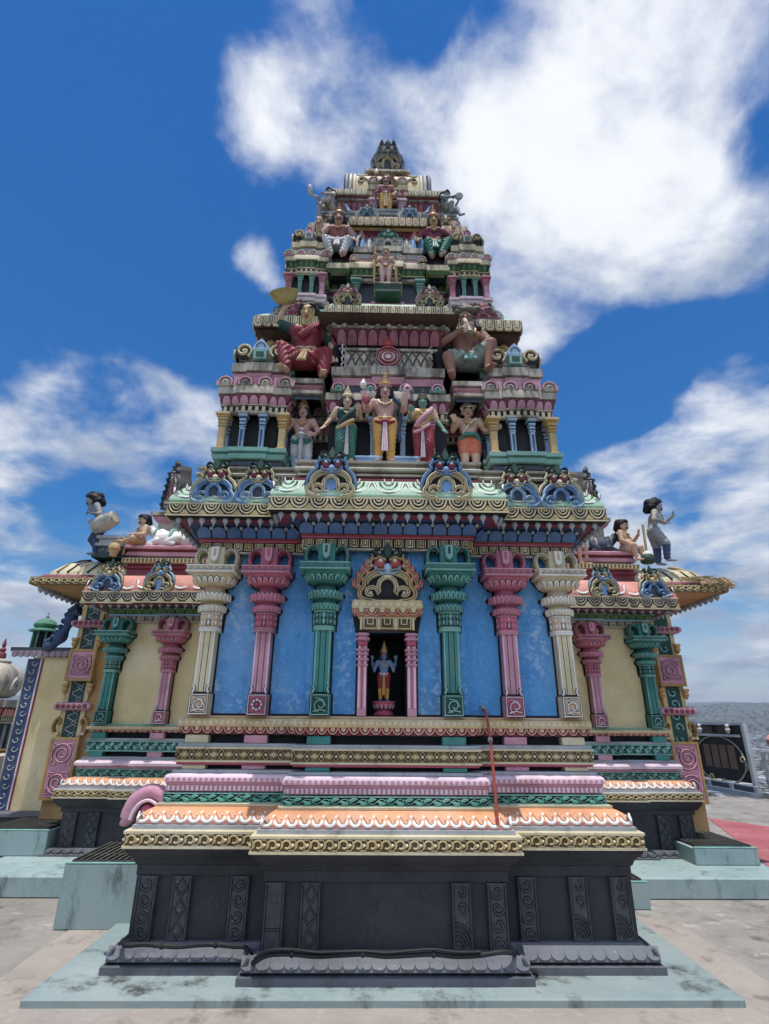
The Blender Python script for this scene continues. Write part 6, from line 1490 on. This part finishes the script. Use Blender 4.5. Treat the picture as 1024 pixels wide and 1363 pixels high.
# --- top tier
t,j=figure('statue','topmost standing statue in rose jacket and yellow dhoti with a spear, under the barrel crown',(-.03,-.93,7.61),.64,
 J_(STAND,elL=(-.19,0,.65),wrL=(-.19,-.08,.55),elR=(.2,.02,.65),wrR=(.175,-.05,.53)),skinp,crown=(gold,pink,.8),must=True,headsc=1.2,slim=1.1,
 cloth=[('dhoti',yelcl),('blouse',paint('dusty rose jacket','#c27c80',grime=.3),.0),('belt',gold),('sash',gold,.4,.02)])
mb=MB(); mb.m(slate); mb.tube([V((-.2,-.1,0))*.64,V((-.2,-.1,1.0))*.64],.01,6); mb.m(gold); mb.fill(Fr(V((-.2,-.1,1.0))*.64,(1,0,0)),[(-.0,-.02),(.035,.04),(0,.12),(-.035,.04)],.01,.2,0,True); held(t,'spear',mb)
for e,lb in((-1,'grey bodied statue seated on the top left corner blowing a curled white horn'),(1,'grey bodied statue seated on the top right corner with a shell in his raised hand')):
    t,j=figure('seated_statue',lb,(e*.74,-.93,7.66),.66,
     J_(SIT,elL=(-.18,-.05,.22),wrL=(-.1,-.18,.22),elR=(.19,-.06,.2),wrR=(.14,-.2,.17 if e<0 else .30),knR=(.1,-.2,.08),anR=(.09,-.26,-.11),ftR=(.1,-.33,-.14),knL=(-.1,-.19,.05),anL=(-.08,-.16,-.13),ftL=(-.09,-.23,-.16)),skingr if e>0 else paint('pale grey skin','#b5aea6',grime=.4),rz=e*.95,hair='cap',must=True,headsc=1.2,slim=1.1,cloth=[('shorts',stone)],jewel=False)
    mb=MB(); mb.m(whtcl)
    if e<0: mb.tube([V(p)*.66 for p in bez([(-.02,-.28,.20),(.02,-.36,.10),(.05,-.45,.05),(.1,-.5,.12),(.06,-.5,.19),(.0,-.49,.16)],4)],[.012]*4+[.02]*5+[.03]*8+[.022]*4,9)
    else: mb.lathe(tuple(V((.14,-.24,.38))*.66),[(.008,-.02),(.02,0),(.05,.03),(.055,.045),(.03,.05)],12)
    held(t,'horn' if e<0 else 'shell',mb)
# peacocks beside the top figure
for e in(-1,1):
    q=[(V((0,0,.07)),.035,V((.06*e,0,.09)),.045,bluedk),(V((.06*e,0,.10)),.03,V((.10*e,-.01,.20)),.014,blue),(V((.10*e,-.01,.21)),.018,V((.125*e,-.03,.21)),.007,blue),(V((-.02*e,0,.08)),.035,V((-.16*e,.0,.0)),.014,lgrey)]
    for k in(-1,1): q.append((V((.03*e,k*.02,.05)),.012,V((.035*e,k*.02,-.01)),.008,goldp))
    t=thing('peacock_statue',('left' if e<0 else 'right')+' dark blue peacock statue resting on the fourth tier beside the topmost figure','bird statue',(e*.44,-.86,7.62)); mobj(remesh(q,.007,1),'body',t)
    mb=MB(); mb.m(bluedk); 
    for k in range(4): mb.fill(Fr((0,-.035,.05),(1,0,0)),[(-e*(.02+.03*k),.045),(-e*(.09+.03*k),-.02),(-e*(.13+.025*k),-.05),(-e*(.07+.03*k),.035)],.01,.1,0,True)
    mb.build('tail',t)
# --- niche figure
mb=MB(); mb.m(rose); mb.lathe((0,0,0),[(.075,0),(.08,.01),(.06,.03),(.065,.05),(.09,.085),(.095,.1),(.07,.105)],20); mb.m(pink)
for k in range(14): a=2*PI*k/14; mb.dome(Fr((.068*math.cos(a),.068*math.sin(a),.05),(-math.sin(a),math.cos(a),0),(.3*math.cos(a),.3*math.sin(a),1)),(0,.02),.016,.03,.012,seg=8,rows=2)
o=mb.build('lotus_pedestal'); o.location=(-.02,-1.58,1.63); tag(o,'round rose lotus pedestal inside the wall niche','pedestal')
figure('statue','small blue skinned four armed statue with yellow legs standing in the wall niche',(-.02,-1.58,1.732),.375,
 J_(STAND,elL=(-.19,0,.65),wrL=(-.20,-.10,.58),elR=(.19,0,.65),wrR=(.20,-.10,.58)),skinbl,headsc=1.15,slim=1.1,
 arms=[((-.12,.02,.78),(-.24,.03,.70),(-.25,-.02,.82),(0,0,1),(1,0,0)),((.12,.02,.78),(.24,.03,.70),(.25,-.02,.82),(0,0,1),(-1,0,0))],hd={'L':((0,-.2,1),(1,0,0)),'R':((0,-.2,1),(-1,0,0))},
 crown=(gold,red,1.3),cloth=[('dhoti',redcl,yelcl),('belt',whtcl),('sash',yelcl,.4,.01)])
# --- figures on the hall roof
RZ=3.765
t,j=figure('statue','grey blue statue with bushy black hair bending over a drum on the left roof corner',(-3.86,1.08,3.61),.93,
 J_(STAND,chest=(0,-.09,.69),waist=(0,-.03,.6),neck=(0,-.14,.765),head=(0,-.20,.845),shL=(-.12,-.10,.75),shR=(.12,-.10,.75),elL=(-.17,-.06,.6),wrL=(.02,-.14,.53),elR=(.20,-.02,.60),wrR=(.22,-.06,.59),knL=(-.08,-.10,.28),anL=(-.08,.05,.05),ftL=(-.09,-.03,.02)),skingr,rz=-1.25,hair='bushy',must=True,pitch=.35,headsc=1.15,slim=1.1,
 cloth=[('dhoti',slate,bluedk),('belt',whtcl)])
mb=MB(); mb.m(stone); dc=V((.21,.06,.47))*.93; da=V((.55,.75,.35)).normalized(); D_=[dc+da*q*.93 for q in(-.19,-.17,-.1,0,.1,.17,.19)]; mb.tube(D_,[.075,.095,.105,.12,.105,.095,.075],18)
mb.m(bluelt)
for k in range(10):
    a=2*PI*k/10; o1=da.orthogonal().normalized(); o2=da.cross(o1); rr_=(o1*math.cos(a)+o2*math.sin(a))*.113; mb.tube([dc-da*.15+rr_*.87,dc+rr_*1.02,dc+da*.15+rr_*.87],.006,5)
held(t,'drum',mb)
mb=MB(); B=lambda o:rect(o,-.18,.14,-.13,.13); mb.m(tealdk); mould(mb,B,[(.04,0),(.04,.03),(.0,.035)]); mb.m(slate); mould(mb,B,[(0,.03),(.0,.16)],False); mb.m(lgrey); mould(mb,B,[(.0,.16),(.03,.165),(.03,.2),(.0,.205),(0,.26),(.03,.27),(.03,.31),(-.02,.32)])
for k in range(3): mb.stroke(Fr((-.12+.09*k,-.13,.06),(1,0,0)),spiral(0,.04,.035,.01,0,PI*1.6,8),.014,.01)
o=mb.build('carved_stool'); o.location=(-3.62,1.10,3.57); tag(o,'dark carved stool behind the drum on the left roof corner','stool')
mb=MB(); mb.m(paint('pale gold vase','#d3b478',grime=.4)); mb.lathe((0,0,0),[(.03,0),(.05,.01),(.04,.03),(.06,.06),(.075,.11),(.06,.16),(.035,.185),(.045,.2),(.02,.21)],16); mb.m(gold); mb.lathe((0,0,.09),[(.072,0),(.079,.012),(.072,.03)],16); o=mb.build('vase_ornament'); o.location=(-3.52,.86,3.56); tag(o,'pale gold round vase ornament above the leftmost blue gable','vase')
t,j=figure('seated_statue','pot bellied tan statue with black cap of hair seated on the left roof bench',(-3.30,1.10,3.775),.80,
 J_(SIT,knL=(-.12,-.2,.07),anL=(-.10,-.22,-.16),ftL=(-.11,-.31,-.19),knR=(.12,-.2,.08),anR=(.02,-.30,.02),ftR=(-.02,-.36,.03),elL=(-.18,-.02,.17),wrL=(-.14,-.15,.09),elR=(.18,-.05,.17),wrR=(.13,-.2,.14)),skint,rz=-.75,hair='cap',must=True,belly=1,headsc=1.2,slim=1.1,cloth=[('shorts',paint('tan cloth','#b8864f',grime=.3))])
figure('seated_statue','pot bellied tan statue with black cap of hair seated on the right roof bench',(3.36,1.10,3.775),.84,
 J_(SIT,knL=(-.13,-.19,.06),anL=(-.11,-.2,-.16),ftL=(-.12,-.28,-.19),knR=(.12,-.2,.07),anR=(.10,-.24,-.14),ftR=(.11,-.32,-.17),elL=(-.18,-.03,.17),wrL=(-.14,-.16,.08),elR=(.18,-.07,.2),wrR=(.13,-.2,.3)),skint,rz=.75,hair='cap',must=True,belly=1,headsc=1.2,slim=1.15,hd={'R':((0,-.2,1),(-1,0,0))},cloth=[('shorts',stone)])
t,j=figure('statue','grey white statue with bushy black hair raising one hand on the right roof corner',(3.80,1.10,3.61),.95,
 J_(STAND,chest=(0,-.04,.71),neck=(0,-.07,.79),head=(0,-.10,.88),shL=(-.12,-.04,.77),shR=(.12,-.04,.77),elR=(.16,-.2,.68),wrR=(.14,-.33,.78),elL=(-.19,-.0,.63),wrL=(-.13,-.14,.6),knL=(-.08,-.12,.29),anL=(-.08,-.1,.06),ftL=(-.09,-.19,.03)),skingr,torso=paint('pale stone skin','#b9b1a4',grime=.4),rz=1.25,hair='bushy',must=True,headsc=1.15,slim=1.08,hd={'R':((0,-.2,1),(-1,0,0))},
 cloth=[('dhoti',skingr,bluedk),('belt',white)])
mb=MB(); mb.m(dkgrn); mb.lathe((0,0,0),[(.06,0),(.09,.02),(.10,.06),(.08,.11),(.05,.13)],16); mb.m(white); mb.lathe((0,0,.125),[(.06,0),(.05,.03),(.02,.05)],14); mb.m(goldp); mb.tube([(0,0,.16),(.01,-.01,.55)],.018,8); o=mb.build('mace_ornament'); o.location=(3.56,.93,3.575); tag(o,'upright mace ornament with a green bulb at the right roof corner','mace')
figure('statue','statue in white shorts standing close to the tower on the right roof bench, mostly hidden',(2.72,1.02,3.565),.80,STAND,skint,rz=.3,hair='cap',cloth=[('shorts',whtcl)])
# --- reclining animals
def bull(label,loc,rz,m1,m2,cl,s=1.):
    t=thing('bull_statue',label,'bull statue',loc,rz)
    q=[((.14,0,.13),.11,(-.12,0,.13),.115,m1),((-.12,0,.13),.11,(-.2,0,.10),.09,m1),((.1,0,.2),.07,(.14,0,.24),.05,m1),((.17,0,.17),.085,(.30,0,.27),.055,m1),((.30,0,.28),.058,(.36,0,.265),.045,m1),((.36,0,.26),.045,(.43,0,.225),.036,m2),
       ((.31,-.05,.30),.016,(.28,-.11,.285),.012,m1),((.31,.05,.30),.016,(.28,.11,.285),.012,m1),((.31,-.03,.33),.014,(.31,-.06,.39),.005,stone),((.31,.03,.33),.014,(.31,.06,.39),.005,stone),
       ((.15,-.09,.09),.045,(.28,-.10,.035),.03,m1),((.28,-.10,.035),.03,(.2,-.115,.025),.024,m1),((.15,.09,.09),.045,(.28,.10,.035),.03,m1),((.28,.10,.035),.03,(.2,.115,.025),.024,m1),
       ((-.13,-.09,.11),.07,(-.02,-.13,.06),.04,m1),((-.02,-.13,.05),.035,(-.12,-.14,.025),.025,m1),((-.13,.09,.11),.07,(-.02,.13,.06),.04,m1),((-.02,.13,.05),.035,(-.12,.14,.025),.025,m1),((-.27,0,.13),.016,(-.26,-.1,.03),.012,m1)]
    mobj(remesh([(V(a)*s,ra*s,V(b)*s,rb*s,m) for a,ra,b,rb,m in q],.009*s,2),'body',t)
    mb=MB(); mb.m(cl); mb.tube([V((-.04,.115*math.cos(a)*1.05,.14+.12*math.sin(a)))*s for a in np.linspace(-.2,PI+.2,12)],.022*s,8); mb.tube([V((.2,.09*math.cos(a),.2+.085*math.sin(a)))*s for a in np.linspace(0,2*PI,14)],.012*s,6); mb.build('saddle_cloth',t)
    for e in(-1,1): mb=MB(); mb.m(hairm); mb.ell((V((.365,e*.042,.285))*s),(.012*s,.008*s,.012*s),8,6); mb.build('eye',t)
    return t
bull('white reclining bull statue with grey muzzle on the left roof bench',(-2.92,1.15,3.765),PI*.97,white,lgrey,teallt,1.0)
bull('dark grey reclining bull statue on the right roof bench',(3.0,1.22,3.765),.05,slate,hairm,lgrey,1.0)
